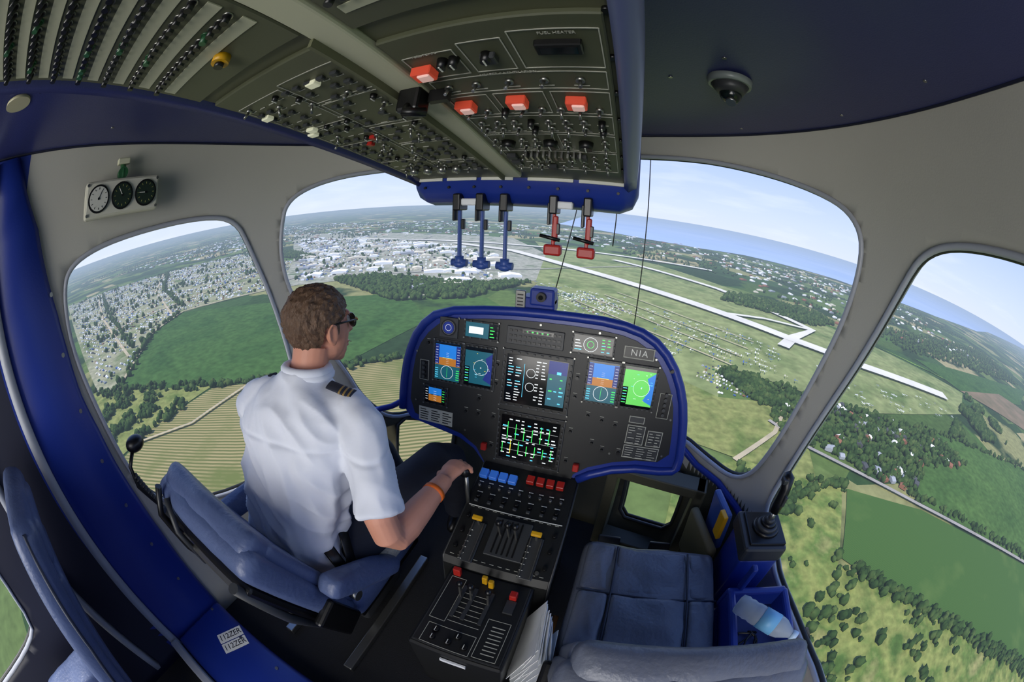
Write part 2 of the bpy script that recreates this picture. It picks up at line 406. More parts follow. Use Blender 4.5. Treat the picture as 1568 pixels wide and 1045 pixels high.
# ------------------------------------------------------------------ instrument panel
ia=math.atan2(.10,.55)
PM=Matrix.Translation((.04,1.10,.60))@Euler((-ia,0,0)).to_matrix().to_4x4()
ip=empty('instrument_panel')
outer=[(-.54,.11),(-.535,.25),(-.515,.38),(-.47,.49),(-.38,.565),(-.15,.592),(.06,.60),(.25,.60),(.37,.572),(.455,.50),(.515,.39),(.545,.27),(.565,.12),(.54,.095),(.36,.09),(.21,.02),(.18,-.04),(-.15,-.04),(-.24,.065),(-.40,.09)]
inner=[(-.50,.145),(-.485,.36),(-.445,.46),(-.36,.535),(-.15,.562),(.06,.572),(.25,.568),(.35,.545),(.43,.475),(.485,.37),(.505,.27),(.52,.135),(.36,.125),(.19,.05),(.17,-.035),(-.14,-.035),(-.22,.09),(-.40,.125)]
co=[tuple(p) for p in chaikin([V(p) for p in outer],1)]; ci_=[tuple(p) for p in chaikin([V(p) for p in inner],1)]
mb=MB('housing'); mb.M=PM
mb.prism(co,-.012,.13,wblue,bev=.012)
mb.tube([(x,-.012,z) for x,z in co[:-9]],.017,wblue,seg=10)
mb.prism(ci_,-.019,.0,black)
mb.done(ip)
mb=MB('instruments'); mb.M=PM
F0=-.019
def bx(x0,z0,x1,z1,m,d=.008,base=F0,bev=.0015): mb.box(((x0+x1)/2,base-d/2,(z0+z1)/2),(abs(x1-x0),d,abs(z1-z0)),m,bev=min(bev,d*.4))
def fl(x0,z0,x1,z1,m,lvl=0,base=F0-.0085): mb.quad([(x0,base-.0004*lvl,z0),(x1,base-.0004*lvl,z0),(x1,base-.0004*lvl,z1),(x0,base-.0004*lvl,z1)],m)
def unit(x0,z0,x1,z1,bz=.012,nb=6):
    bx(x0-bz,z0-bz,x1+bz,z1+bz,dkgrey,.006); bx(x0-bz*.8,z0-bz*.8,x1+bz*.8,z1+bz*.8,black2,.0065); fl(x0,z0,x1,z1,screenb)
    for i in range(nb):
        x=x0+(i+.5)*(x1-x0)/nb; mb.box((x,F0-.009,z0-bz*.5),(.008,.004,.006),dkgrey); mb.box((x,F0-.009,z1+bz*.5),(.008,.004,.006),dkgrey)
        z=z0+(i+.5)*(z1-z0)/nb; mb.box((x0-bz*.5,F0-.009,z),(.006,.004,.008),dkgrey); mb.box((x1+bz*.5,F0-.009,z),(.006,.004,.008),dkgrey)
    for x in (x0-bz,x1+bz):
        for z in (z0-bz,z1+bz): mb.cyl((x,F0-.005,z),(x,F0-.009,z),.003,metal,seg=8)
def disc(x,z,r,m,lvl=1,seg=24,base=F0-.0085,r0=0):
    y=base-.0004*lvl
    if r0==0: mb.quad([(x+r*math.cos(a),y,z+r*math.sin(a)) for a in [2*math.pi*i/seg for i in range(seg)]],m)
    else:
        for i in range(seg):
            a=2*math.pi*i/seg;b=2*math.pi*(i+1)/seg
            mb.quad([(x+r0*math.cos(a),y,z+r0*math.sin(a)),(x+r*math.cos(a),y,z+r*math.sin(a)),(x+r*math.cos(b),y,z+r*math.sin(b)),(x+r0*math.cos(b),y,z+r0*math.sin(b))],m)
def pfd(x0,z0,x1,z1):
    h=z1-z0; w=x1-x0; zm=z0+h*.6
    fl(x0,z0,x1,zm,sBr,1); fl(x0,zm,x1,z1,sB,1)
    fl(x0,z0,x1,z0+h*.40,sT,2); disc(x0+w*.5,z0+h*.22,w*.25,sW,3,r0=w*.235); fl(x0+w*.5-.0005,z0+h*.08,x0+w*.5+.0005,z0+h*.36,sg2,3)
    fl(x0,z0+h*.42,x0+w*.16,z1-h*.06,sM,2); fl(x1-w*.16,z0+h*.42,x1,z1-h*.06,sM,2)
    fl(x0+w*.3,zm-.0008,x0+w*.7,zm+.0008,sY,3)
    for i in range(7):
        fl(x0+w*.02,z0+h*(.44+i*.07),x0+w*.12,z0+h*(.448+i*.07),sW,3); fl(x1-w*.12,z0+h*(.44+i*.07),x1-w*.02,z0+h*(.448+i*.07),sW,3)
        fl(x0+w*.45,zm+h*(i-3)*.045,x0+w*.55,zm+h*(i-3)*.045+.0006,sW,3)
    for i in range(5): fl(x0+w*.02,z0+h*(.05+i*.06),x0+w*.14,z0+h*(.07+i*.06),sC,3); fl(x1-w*.14,z0+h*(.05+i*.06),x1-w*.02,z0+h*(.07+i*.06),sg2,3)
    fl(x0,z1-h*.05,x1,z1,screenb,3)
def nav(x0,z0,x1,z1,m,m2):
    w=x1-x0;h=z1-z0; fl(x0,z0,x1,z1,m,1)
    fl(x0,z0,x0+w*.18,z0+h*.5,screenb,2); fl(x0,z1-h*.08,x1,z1,screenb,2); fl(x0,z0,x1,z0+h*.06,screenb,2)
    mb.quad([(x1,F0-.0094,z0+h*.1),(x1,F0-.0094,z1-h*.1),(x1-w*.25,F0-.0094,z1-h*.25),(x1-w*.12,F0-.0094,z1-h*.5),(x1-w*.3,F0-.0094,z0+h*.2)],m2)
    disc(x0+w*.6,z0+h*.5,w*.02,sW,3); disc(x0+w*.6,z0+h*.5,w*.27,sW,3,r0=w*.260)
    for i in range(6): fl(x0+w*.02,z0+h*(.1+i*.07),x0+w*.15,z0+h*(.12+i*.07),sC if i%2 else sg2,3)
    for i in range(14):
        x=x0+w*random.uniform(.25,.9); z=z0+h*random.uniform(.1,.88); fl(x,z,x+w*random.uniform(.03,.09),z+.0013,random.choice((sW,sC,sY)),3)
bx(-.40,.295,-.145,.462,dkgrey,.004)
unit(-.385,.308,-.282,.450,.008); unit(-.262,.308,-.158,.450,.008)
pfd(-.385,.308,-.282,.450); nav(-.262,.308,-.158,.450,sT,sM)
unit(.180,.328,.282,.468,.008); unit(.302,.328,.408,.468,.008)
pfd(.180,.328,.282,.468); nav(.302,.328,.408,.468,sG,sB)
unit(-.105,.272,.112,.448,.016,8); unit(-.105,.045,.112,.222,.016,8)
def rows(x0,z0,x1,z1,nr,nc,cols,p=.8,lvl=2):
    for i in range(nr):
        for j in range(nc):
            if random.random()<p:
                cx=x0+(j+.1)*(x1-x0)/nc; w=(x1-x0)/nc*random.uniform(.4,.8); z=z0+(i+.3)*(z1-z0)/nr
                fl(cx,z,cx+w,z+(z1-z0)/nr*.3,random.choice(cols),lvl)
fl(.045,.285,.11,.40,sT,1); fl(.045,.40,.11,.445,sM,1); rows(-.10,.28,-.045,.44,16,2,[sW,sW,sW,sC],.8); rows(.0,.28,.04,.44,14,2,[sW],.8)
disc(-.015,.39,.016,sW,2,r0=.0145); disc(-.015,.34,.016,sW,2,r0=.0145); fl(-.040,.30,-.0385,.42,sC,3); fl(.075,.40,.09,.41,sC,3); rows(.05,.29,.105,.39,7,3,[sC,sg2],.3)
rows(-.10,.05,.108,.215,12,9,[sW,sW,sC],.5)
for i in range(13):
    x=-.095+i*.0155; fl(x,.07+.06*(i%2),x+.0025,.11+.07*(i%2)+random.uniform(0,.02),random.choice((sg2,sY,sg2)),3)
for z in (.085,.13,.175): fl(-.10,z,.108,z+.0006,sW,2)
bx(-.375,.470,-.300,.545,dkgrey,.006); disc(-.337,.508,.031,black2,1); disc(-.337,.508,.026,metal,2,r0=.024); disc(-.337,.508,.022,sM,2); disc(-.337,.508,.012,sW,3,r0=.011)
unit(-.268,.487,-.150,.540,.006,3); fl(-.268,.487,-.18,.54,sT,1); fl(-.255,.50,-.2,.525,sW,2); rows(-.178,.49,-.152,.535,4,1,[sY,sg2],.9)
bx(-.115,.483,.085,.545,dkgrey,.006)
for r_ in range(3):
    for i in range(11): mb.box((-.10+i*.017,F0-.008,.495+r_*.018),(.010,.004,.007),black2)
fl(-.06,.526,.05,.540,screenb,1); rows(-.055,.527,.045,.539,1,5,[sg2],.9)
unit(.118,.490,.250,.548,.006,3); disc(.175,.519,.024,sW,2,r0=.0225); rows(.12,.495,.15,.545,5,1,[sW,sC],.9); rows(.21,.495,.248,.545,5,2,[sg2,sC],.8); disc(.175,.519,.012,sg2,2,r0=.0105)
bx(.288,.492,.392,.532,dimw,.002); bx(.2905,.4945,.3895,.5295,black2,.0024)
unit(-.425,.205,-.335,.268,.007,3); fl(-.425,.240,-.335,.268,sB,1); fl(-.425,.205,-.335,.240,sBr,1); fl(-.425,.205,-.408,.268,screenb,2); fl(-.352,.205,-.335,.268,screenb,2); fl(-.425,.205,-.335,.213,screenb,2)
for i in range(5): fl(-.386,.218+i*.009,-.374,.219+i*.009,sW,2); fl(-.422,.218+i*.01,-.412,.220+i*.01,sW,3); fl(-.349,.218+i*.01,-.339,.220+i*.01,sg2,3)
fl(-.400,.2385,-.388,.2405,black2,3); fl(-.372,.2385,-.360,.2405,black2,3)
bx(-.455,.118,-.305,.178,dimw,.002)
for i in range(5):
    for j in range(3): fl(-.448+j*.05,.126+i*.010,-.448+j*.05+random.uniform(.025,.04),.130+i*.010,black2,1,base=F0-.0022)
for q in ((.345,.135,.475,.185),(.345,.190,.41,.262),(.42,.19,.475,.25),(.345,.27,.40,.295)): bx(*q,dimw,.002); bx(q[0]+.002,q[1]+.002,q[2]-.002,q[3]-.002,dkgrey,.0022)
rows(.348,.138,.472,.183,5,3,[dimw],.9,1); rows(.348,.194,.408,.26,7,2,[dimw],.9,1); rows(.424,.194,.472,.247,5,2,[dimw],.8,1)
for x0,x1,z0,z1 in ((-.455,-.415,.29,.37),(.435,.478,.30,.39)):
    bx(x0,z0,x1,z1,dimw,.002); bx(x0+.0015,z0+.0015,x1-.0015,z1-.0015,black2,.0025)
    for z in np.arange(z0+.015,z1,.018): mb.cyl(((x0+x1)/2,F0,z),((x0+x1)/2,F0-.012,z),.006,dkgrey,seg=10)
for x,z in ((-.14,.40),(-.14,.33),(.145,.40),(.145,.33),(-.14,.2),(-.14,.08),(.148,.2),(.148,.08),(.20,.27),(.25,.26),(.30,.25),(-.2,.2),(-.25,.2),(-.2,.26),(.46,.47),(-.42,.44),(.27,.15),(.33,.15),(.23,.17)):
    mb.cyl((x,F0,z),(x,F0-.014,z),.006,black2,seg=12); mb.cyl((x,F0,z),(x,F0-.001,z),.009,dkgrey,seg=16); mb.box((x,F0-.0005,z+.014),(.014,.001,.0015),dimw)
for x,z in ((-.165,.075),(.19,.065)): mb.cyl((x,F0,z),(x,F0-.02,z),.009,black2); mb.box((x,F0-.012,z),(.022,.02,.03),red,bev=.003)
for x,z in ((-.47,.2),(-.47,.4),(-.3,.545),(0,.56),(.2,.56),(.4,.5),(.49,.3),(.49,.16),(-.25,.12),(.3,.14)): mb.cyl((x,F0,z),(x,F0-.003,z),.004,metal,seg=8)
mb.done(ip)
TX=Matrix.Rotation(math.pi/2,4,'X')
text('registration_text','N1A',.030,PM@Matrix.Translation((.34,F0-.0035,.512))@TX,white,ip)
mb=MB('glareshield_camera')
mb.box((.02,1.235,1.215),(.115,.07,.05),wblue,bev=.006); mb.box((.035,1.22,1.245),(.085,.06,.06),wblue,bev=.008)
mb.cyl((.035,1.19,1.25),(.035,1.175,1.25),.016,black2,seg=20); mb.cyl((.035,1.178,1.25),(.035,1.172,1.25),.008,screenb,seg=16)
mb.box((-.04,1.20,1.225),(.035,.01,.075),metal,bev=.002)
for i in range(5): mb.box((-.04,1.194,1.20+i*.012),(.02,.002,.004),black2)
mb.done()
# ------------------------------------------------------------------ centre pedestal
ped=empty('centre_pedestal')
mb=MB('body')
pf=[(1.13,0),(1.13,.615),(1.08,.61),(.68,.488),(.665,.46),(.66,0)]
k=.18
mb.loft([[(x,y,z) for y,z in pf] for x in (.065-k,.065+k)],black,smooth=False)
mb.box((.062,.50,.225),(.29,.345,.45),black,bev=.008)
for x in (-.118,.248): mb.tube([(x,1.12,.61),(x,.68,.475),(x,.66,.2)],.006,dkgrey,seg=6)
mb.done(ped)
mb=MB('controls'); sl=math.atan(.325)
mb.M=Matrix.Translation((.065,.9,.56))@Euler((sl,0,0)).to_matrix().to_4x4()
k=1/math.cos(sl)
def pb(x,y,w,d,h,m,bev=.002): mb.box((x-.065,(y-.9)*k,h/2),(w,d,h),m,bev=min(bev,h*.4))
def pk(x,y,r,h,m): mb.cyl((x-.065,(y-.9)*k,0),(x-.065,(y-.9)*k,h),r,m,r1=r*.85,seg=14)
for i in range(4): pb(-.095+i*.037,1.015,.03,.035,.022,cblue)
for i in range(4): pb(.08+i*.037,1.03,.028,.03,.024,red)
for i in range(9):
    pk(-.095+i*.038,.965,.006,.016,metal); pb(-.095+i*.038,.985,.016,.003,.001,white,0)
for i in range(7):
    pk(-.085+i*.048,.925,.009,.014,black2); pb(-.085+i*.048,.943,.02,.003,.001,white,0); pb(-.085+i*.048,.905,.014,.012,.012,dkgrey)
pb(.065,.885,.34,.003,.0015,white,0)
pb(.075,.79,.13,.15,.012,dkgrey)
for i in range(5): pb(.035+i*.018,.79,.005,.13,.016,black2,0)
for x in (.045,.075,.10):
    mb.box((x-.065,(.80-.9)*k,.05),(.006,.012,.09),metal); mb.sph((x-.065,(.805-.9)*k,.10),(.012,.012,.014),black2)
for x,y in ((-.04,.82),(.165,.815)):
    pb(x,y-.07,.05,.16,.006,dkgrey); mb.box((x-.065,(y-.9)*k,.03),(.008,.01,.05),metal); mb.box((x-.065,(y-.9)*k,.055),(.036,.018,.014),yellow,bev=.004)
    for i in range(6): pb(x-.018,y-.14+i*.022,.012,.002,.008,white,0)
    for j in (-.018,.018): mb.box((x-.065+j,(y-.07-.9)*k,.012),(.003,.15,.012),metal)
for x in (-.09,.22):
    for y in (.72,.78,.84): pk(x,y,.008,.014,black2)
pk(-.06,.70,.008,.01,metal); pk(.2,.70,.008,.01,metal)
for x in np.arange(-.09,.23,.028):
    for y in (.69,.88): pb(x,y,.014,.002,.001,dimw,0)
mb.M=Matrix.Translation((0,0,.45))
mb.box((.062,.50,.002),(.27,.32,.004),dkgrey)
mb.box((.062,.50,.005),(.262,.312,.004),black)
for x0,x1,y0,y1 in ((-.05,.10,.345,.42),(.11,.18,.35,.50),(-.06,-.01,.44,.62)):
    for (cx,cy_,w,d) in (((x0+x1)/2,y0,x1-x0,.0016),((x0+x1)/2,y1,x1-x0,.0016),(x0,(y0+y1)/2,.0016,y1-y0),(x1,(y0+y1)/2,.0016,y1-y0)): mb.box((cx,cy_,.0075),(w,d,.001),dimw)
for x,y in ((-.02,.37),(.03,.37),(.08,.37),(-.02,.40),(.05,.40)): mb.cyl((x,y,.007),(x,y,.02),.011,black2,r1=.009); mb.box((x,y,.021),(.002,.016,.001),white)
for x in (.0,.035,.09):
    mb.box((x,.53,.01),(.012,.13,.01),dkgrey); mb.box((x,.55,.045),(.006,.012,.08),metal); mb.sph((x,.552,.09),(.011,.011,.013),black2)
mb.box((-.045,.63,.03),(.026,.018,.04),red,bev=.004); mb.box((.05,.63,.03),(.018,.016,.04),yellow,bev=.004); mb.box((.075,.62,.03),(.018,.016,.04),yellow,bev=.004)
mb.box((.155,.60,.025),(.024,.026,.035),red,bev=.004); mb.box((.155,.56,.012),(.03,.05,.012),dkgrey)
for i in range(8): mb.box((.15,.37+i*.015,.0075),(.04,.003,.001),dimw)
for i in range(7): mb.box((.045,.45+i*.02,.0075),(.10,.0015,.001),dimw)
mb.box((.06,.322,-.05),(.08,.006,.02),paper)
mb.done(ped)
mb=MB('flight_papers')
for i in range(14):
    mb.box((.232+i*.0042,.50-i*.008,.37+random.uniform(-.02,.02)),(.002,.21,.25),paper,rot=(random.uniform(-.25,.05),.26+random.uniform(-.05,.08),.10+random.uniform(-.06,.06)))
mb.box((.295,.46,.30),(.02,.36,.03),mat('wood_clipboard',(150,105,60),.5,nz=.1),rot=(.2,.3,.05),bev=.004)
mb.done()
# ------------------------------------------------------------------ seats
def pad(mb,c,size,m,rot=(0,0,0),bev=.03,cr=1.0,wr=1.0):
    t=bmesh.new(); bmesh.ops.create_cube(t,size=1)
    for v in t.verts: v.co=V((v.co.x*size[0],v.co.y*size[1],v.co.z*size[2]))
    bmesh.ops.bevel(t,geom=t.edges[:],offset=bev,segments=4,affect='EDGES',profile=.6)
    bmesh.ops.subdivide_edges(t,edges=[e for e in t.edges if e.calc_length()>.06],cuts=10,use_grid_fill=True)
    for v in t.verts:
        p=v.co; f=noise.noise(V((p.x*9+c[0]*7,p.y*9,p.z*9+c[1]*7)))*.010+(.5-abs(noise.noise(V((p.x*22+c[0]*9,p.y*11+p.x*8,p.z*14)))*2))*.005
        cc=max(0,1-(2*p.x/size[0])**2)*max(0,1-(2*p.y/size[1])**2)
        v.co=p+V((0,0,f*wr))+V((0,0,.012*cr*cc*(1 if p.z>0 else 0)))
    mb.add(t,m,Matrix.Translation(c)@Euler(rot).to_matrix().to_4x4(),smooth=True)
def seat(name,x,y0,leath):
    e=empty(name)
    mb=MB('cushion')
    pad(mb,(x,y0,.42),(.50,.50,.12),leath,(.05,0,0),.045)
    for cx,w in ((-.185,.10),(-.0,.26),(.185,.10)):
        for cy_,d in ((.12,.20),(-.10,.22)):
            pad(mb,(x+cx,y0+cy_,.472),(w,d,.045),leath,(.05,0,0),.018,.5)
    for cx in (-.13,.13): mb.tube([(x+cx,y0-.22,.487),(x+cx,y0,.50),(x+cx,y0+.21,.505)],.004,piping,seg=6)
    mb.tube([(x-.24,y0+.01,.492),(x+.24,y0+.01,.492)],.004,piping,seg=6)
    mb.done(e)
    mb=MB('backrest')
    mb.M=Matrix.Translation((x,y0-.245,.43))@Euler((math.radians(22),0,0)).to_matrix().to_4x4()
    pad(mb,(0,-.02,.27),(.50,.09,.54),leath,bev=.04)
    for cx,w in ((-.18,.11),(0,.24),(.18,.11)):
        pad(mb,(cx,.035,.26),(w,.05,.46),leath,bev=.02)
    pad(mb,(0,.02,.50),(.46,.09,.10),leath,bev=.035)
    mb.box((0,-.085,.24),(.44,.03,.46),black2,bev=.012)
    for sx in (-.2,.2):
        mb.tube([(sx,-.10,.02),(sx,-.12,.25),(sx,-.10,.50)],.016,dkgrey,seg=10)
        mb.box((sx*1.27,-.05,.10),(.03,.10,.2),black2,bev=.01)
    mb.box((0,-.11,.42),(.30,.03,.03),metal,bev=.008); mb.box((0,-.11,.15),(.3,.03,.05),dkgrey,bev=.008)
    mb.done(e)
    mb=MB('base')
    mb.box((x,y0,.33),(.44,.44,.07),black2,bev=.01)
    mb.box((x,y0,.18),(.26,.30,.26),dkgrey,bev=.02)
    for sx in (-.16,.16): mb.box((x+sx,y0-.05,.02),(.04,.72,.035),metal,bev=.004)
    mb.done(e)
    return e
cs=seat('copilot_seat',.575,.665,leather)
ps=seat('pilot_seat',-.53,.60,pleather)
mb=MB('armrest')
for sx in (-.275,.275):
    mb.M=Matrix.Translation((-.53+sx,.36,.64))@Euler((math.radians(-38 if sx>0 else -5),0,0)).to_matrix().to_4x4()
    pad(mb,(0,.08,0),(.075,.36,.07),pleather,bev=.03)
mb.M=Matrix.Identity(4)
mb.box((-.60,.115,.90),(.16,.02,.03),metal,bev=.006); mb.tube([(-.70,.10,.95),(-.72,.06,.86),(-.70,.08,.72),(-.62,.14,.60)],.012,black2); mb.tube([(-.66,.10,.93),(-.62,.07,.85),(-.60,.09,.72)],.010,dkgrey)
mb.box((-.70,.14,.62),(.06,.06,.12),black2,bev=.01); mb.box((-.56,.16,.55),(.10,.04,.06),metal,bev=.006)
mb.done(ps)
mb=MB('sheepskin'); fleece=mat('sheepskin',(188,182,166),.9,bump=.8,bscale=120,nz=.1)
mb.tube([(-.29,.45,.50),(-.285,.60,.50),(-.285,.75,.49),(-.30,.86,.45)],[.026,.034,.034,.024],fleece,seg=12); mb.done(ps)
mb=MB('seat_belt')
mb.tube([(-.30,.38,.48),(-.305,.44,.60),(-.33,.47,.66),(-.36,.50,.70)],.022,black2,seg=8,flat=.15,ref=(0,1,0))
mb.tube([(-.30,.36,.5),(-.31,.40,.62),(-.34,.40,.7)],.022,black2,seg=8,flat=.15,ref=(0,1,0))
mb.box((-.30,.42,.56),(.02,.05,.05),dkgrey,bev=.006); mb.cyl((-.27,.38,.50),(-.30,.38,.50),.02,metal)
mb.done(ps)
pe=empty('passenger_seat')
mb=MB('backrest'); mb.M=Matrix.Translation((-.86,-.70,.42))@Euler((math.radians(-20),0,math.radians(8))).to_matrix().to_4x4()
pad(mb,(0,0,.36),(.46,.12,.76),pleather,bev=.055); pad(mb,(0,.045,.30),(.34,.08,.5),pleather,bev=.03); pad(mb,(0,.04,.64),(.30,.08,.14),pleather,bev=.035)
for sx in (-.235,.235): mb.tube([(sx,.0,.02),(sx,.02,.35),(sx*.95,.0,.72)],.008,piping)
mb.done(pe)
mb=MB('cushion'); pad(mb,(-.80,-.98,.42),(.46,.46,.12),pleather,bev=.045); mb.box((-.80,-.95,.18),(.3,.34,.36),dkgrey,bev=.02); mb.done(pe)
# ------------------------------------------------------------------ right side console with stick
mb=MB('side_console')
mb.box((.945,.865,.43),(.17,.17,.34),wblue,bev=.015)
mb.box((.945,.875,.625),(.175,.195,.07),dkgrey,bev=.012)
mb.box((.955,.46,.33),(.235,.46,.26),wblue,bev=.02)
mb.box((.92,.46,.10),(.12,.30,.20),wblue,bev=.01)
for a,b,w,d in ((.955,.685,.245,.03),(.955,.225,.245,.03),(.85,.455,.03,.47),(1.07,.455,.03,.47)): mb.box((a,b,.50),(w,d,.10),wblue,bev=.01)
mb.box((.955,.455,.465),(.22,.44,.008),mat('tray_dark',(24,40,96),.6))
mb.box((.885,.70,.60),(.02,.03,.12),wblue,bev=.006)
mb.done()
mb=MB('control_stick')
mb.box((.95,.875,.664),(.15,.16,.012),black2,bev=.004)
for i in range(4): mb.cyl((.95,.875,.668+i*.012),(.95,.875,.682+i*.012),.058-.012*i,dkgrey if i%2 else black2,r1=.050-.012*i,seg=24)
mb.cyl((.95,.875,.70),(.952,.88,.75),.012,metal)
mb.tube([(.952,.88,.74),(.955,.885,.78),(.958,.895,.83),(.955,.91,.865),(.95,.925,.88)],[.018,.021,.019,.024,.012],black2,seg=14)
mb.box((.94,.90,.862),(.02,.03,.02),dkgrey,bev=.004); mb.box((.958,.868,.80),(.012,.02,.04),dkgrey,bev=.004)
mb.done()
mb=MB('water_bottle')
pl_=mat('clear_plastic',(220,232,238),.12)
b=pl_.node_tree.nodes['Principled BSDF']; b.inputs['Transmission Weight'].default_value=.6; b.inputs['IOR'].default_value=1.2
p0=V((.845,.61,.588));p1=V((1.055,.44,.60)); d=p1-p0
prof=[(0,.020),(.02,.032),(.10,.036),(.14,.033),(.18,.036),(.24,.033),(.28,.036),(.35,.036),(.4,.034),(.6,.034),(.65,.036),(.72,.033),(.84,.018),(.88,.014),(.9,.014)]
mb.tube([p0+d*t for t,_ in prof],[r for _,r in prof],pl_,seg=20)
mb.tube([p0+d*t for t in (.38,.62)],[.0372,.0372],mat('bottle_label',(120,185,222),.4),seg=20)
mb.tube([p0+d*t for t in (.88,.96)],[.017,.017],mat('bottle_cap',(190,215,235),.4),seg=18)
mb.done()
mb=MB('headset_cord')
pts_=[V((.93+.04*math.sin(t*.9)+.008*math.cos(t*3),.50+.05*math.cos(t*.7),.480+.006*math.sin(t*2))) for t in np.arange(0,20,.35)]
mb.tube(pts_,.004,black2,seg=6); mb.done()
mb=MB('map_pocket')
mb.box((.80,1.04,.36),(.04,.26,.26),mat('olive_pad',(104,96,66),.6),rot=(0,-.1,.25),bev=.015)
mb.box((.84,1.06,.52),(.03,.16,.20),blueL,rot=(0,-.15,.2),bev=.01); mb.box((.825,.99,.56),(.02,.05,.12),yellow,rot=(0,-.1,.2),bev=.004)
mb.done()
mb=MB('fire_extinguisher')
mb.cyl((-1.02,.12,.52),(-1.02,.12,.62),.03,red); mb.cyl((-1.02,.12,.62),(-1.02,.12,.65),.015,metal); mb.done()
mb=MB('gooseneck_microphone')
mb.sph((-1.06,.125,.93),(.035,.045,.03),black2); mb.tube([(-1.06,.10,.91),(-1.05,.06,.87),(-1.03,.05,.80),(-1.03,.09,.70),(-1.03,.11,.64)],.009,black2)
for i in range(12): mb.cyl((-1.035,.06+.004*i,.84-.016*i),(-1.035,.062+.004*i,.833-.016*i),.013,dkgrey,seg=10)
mb.done()
mb=MB('trim_2')
for sg in (1,-1):
    pts_=[S(u*sg,z,-.02) for u,z in ((26,.70),(32,.60),(38,.54),(44,.53),(50,.50),(56,.47))]
    mb.tube(pts_,.016,wblue,seg=8)
mb.done()
mb=MB('rudder_pedals')
for x in (.44,.68):
    mb.box((x,1.14,.16),(.10,.02,.14),dkgrey,rot=(-.5,0,0),bev=.005); mb.tube([(x,1.16,.12),(x,1.18,.05),(x,1.19,.02)],.012,dkgrey)
mb.done()
mb=MB('chin_window_frame')
mb.M=Matrix.Translation((.59,1.30,.27))@Euler((.0,0,-.22)).to_matrix().to_4x4()
for cx,cz,w,h in ((-.20,0,.05,.52),(.20,0,.05,.52),(0,.235,.44,.05),(0,-.22,.44,.05)): mb.box((cx,0,cz),(w,.10,h),olivewall,bev=.006)
mb.done()
# ------------------------------------------------------------------ wall / ceiling fittings
mb=MB('gauge_cluster'); mb.M=Matrix.Translation((-1.125,.285,1.735))@Euler((0,math.radians(4),math.radians(90))).to_matrix().to_4x4()@Matrix.Scale(1.08,4)
mb.box((0,0,0),(.30,.045,.115),mat('gauge_housing',(190,188,170),.5),bev=.01)
mb.box((0,-.024,0),(.285,.004,.10),mat('gauge_face_plate',(200,198,182),.5),bev=.001)
for i,x in enumerate((-.095,0,.095)):
    mb.cyl((x,-.024,0),(x,-.032,0),.043,black2,seg=28); mb.cyl((x,-.032,0),(x,-.0335,0),.037,mat('gauge_dial_white',(200,200,190),.5) if i==0 else mat('gauge_dial',(30,45,35),.4),seg=28)
    mb.cyl((x,-.034,0),(x,-.036,0),.004,black2)
    for k in range(12):
        a=k*math.pi/6; mb.box((x+.03*math.cos(a),-.0342,.03*math.sin(a)),(.006,.001,.0014),black2 if i==0 else mat('gauge_tick',(170,165,90),.5),rot=(0,-a,0))
    a=1.1+i; mb.box((x+.012*math.cos(a),-.0345,.012*math.sin(a)),(.028,.001,.002),black2 if i==0 else white,rot=(0,-a,0))
for x in (-.14,.14):
    for z in (-.045,.045): mb.cyl((x,-.025,z),(x,-.03,z),.005,metal,seg=10)
mb.tube([(.0,.0,.05),(.0,.0,.085),(.0,.02,.11)],.012,greenb,seg=10); mb.box((0,.01,.115),(.05,.03,.02),strip,bev=.004); mb.cyl((0,-.01,.075),(0,.02,.075),.02,greenb)
mb.done()
zz=zc(.56,.97)
mb=MB('dome_camera')
mb.cyl((.56,.97,zz),(.56,.97,zz-.02),.065,mat('dome_grey',(120,128,125),.35),r1=.06,seg=32); mb.cyl((.56,.97,zz-.018),(.56,.97,zz-.045),.055,dkgrey,r1=.035,seg=32)
mb.sph((.56,.97,zz-.045),(.032,.032,.03),mat('dome_dark',(20,28,26),.15)); mb.cyl((.555,.95,zz-.07),(.553,.945,zz-.08),.014,metal,seg=16)
mb.done()
mb=MB('ceiling_light'); z_=zc(-.75,-.2); mb.cyl((-.75,-.2,z_+.0),(-.75,-.2,z_-.008),.045,mat('lamp_lens',(190,185,150),.4),seg=32); mb.done()
mb=MB('ceiling_vent')
for i in range(6):
    for j in range(4): mb.cyl((-.72+i*.012,-.12+j*.012,zc(-.7,-.1)+.001),(-.72+i*.012,-.12+j*.012,zc(-.7,-.1)-.002),.003,black2,seg=6)
mb.done()
mb=MB('ceiling_screws')
for x,y in ((.40,1.0),(.52,.85),(1.0,.6),(.7,1.35),(.95,1.0),(.45,.55),(-.8,.6),(-.5,1.2),(-1.0,.2)): mb.cyl((x,y,zc(x,y)+.001),(x,y,zc(x,y)-.003),.006,metal,seg=10)
mb.done()
mb=MB('nose_handling_line')
mb.tube([(.42,2.6,3.2),(.42,2.62,1.6),(.40,2.6,.4)],.004,dkgrey,seg=6)
mb.tube([(.22,2.5,3.0),(.21,2.5,1.5),(.20,2.5,1.32)],.004,dkgrey,seg=6)
mb.tube([(.02,2.5,2.0),(-.06,2.5,1.5),(-.18,2.5,.9)],.004,dkgrey,seg=6)
mb.done()
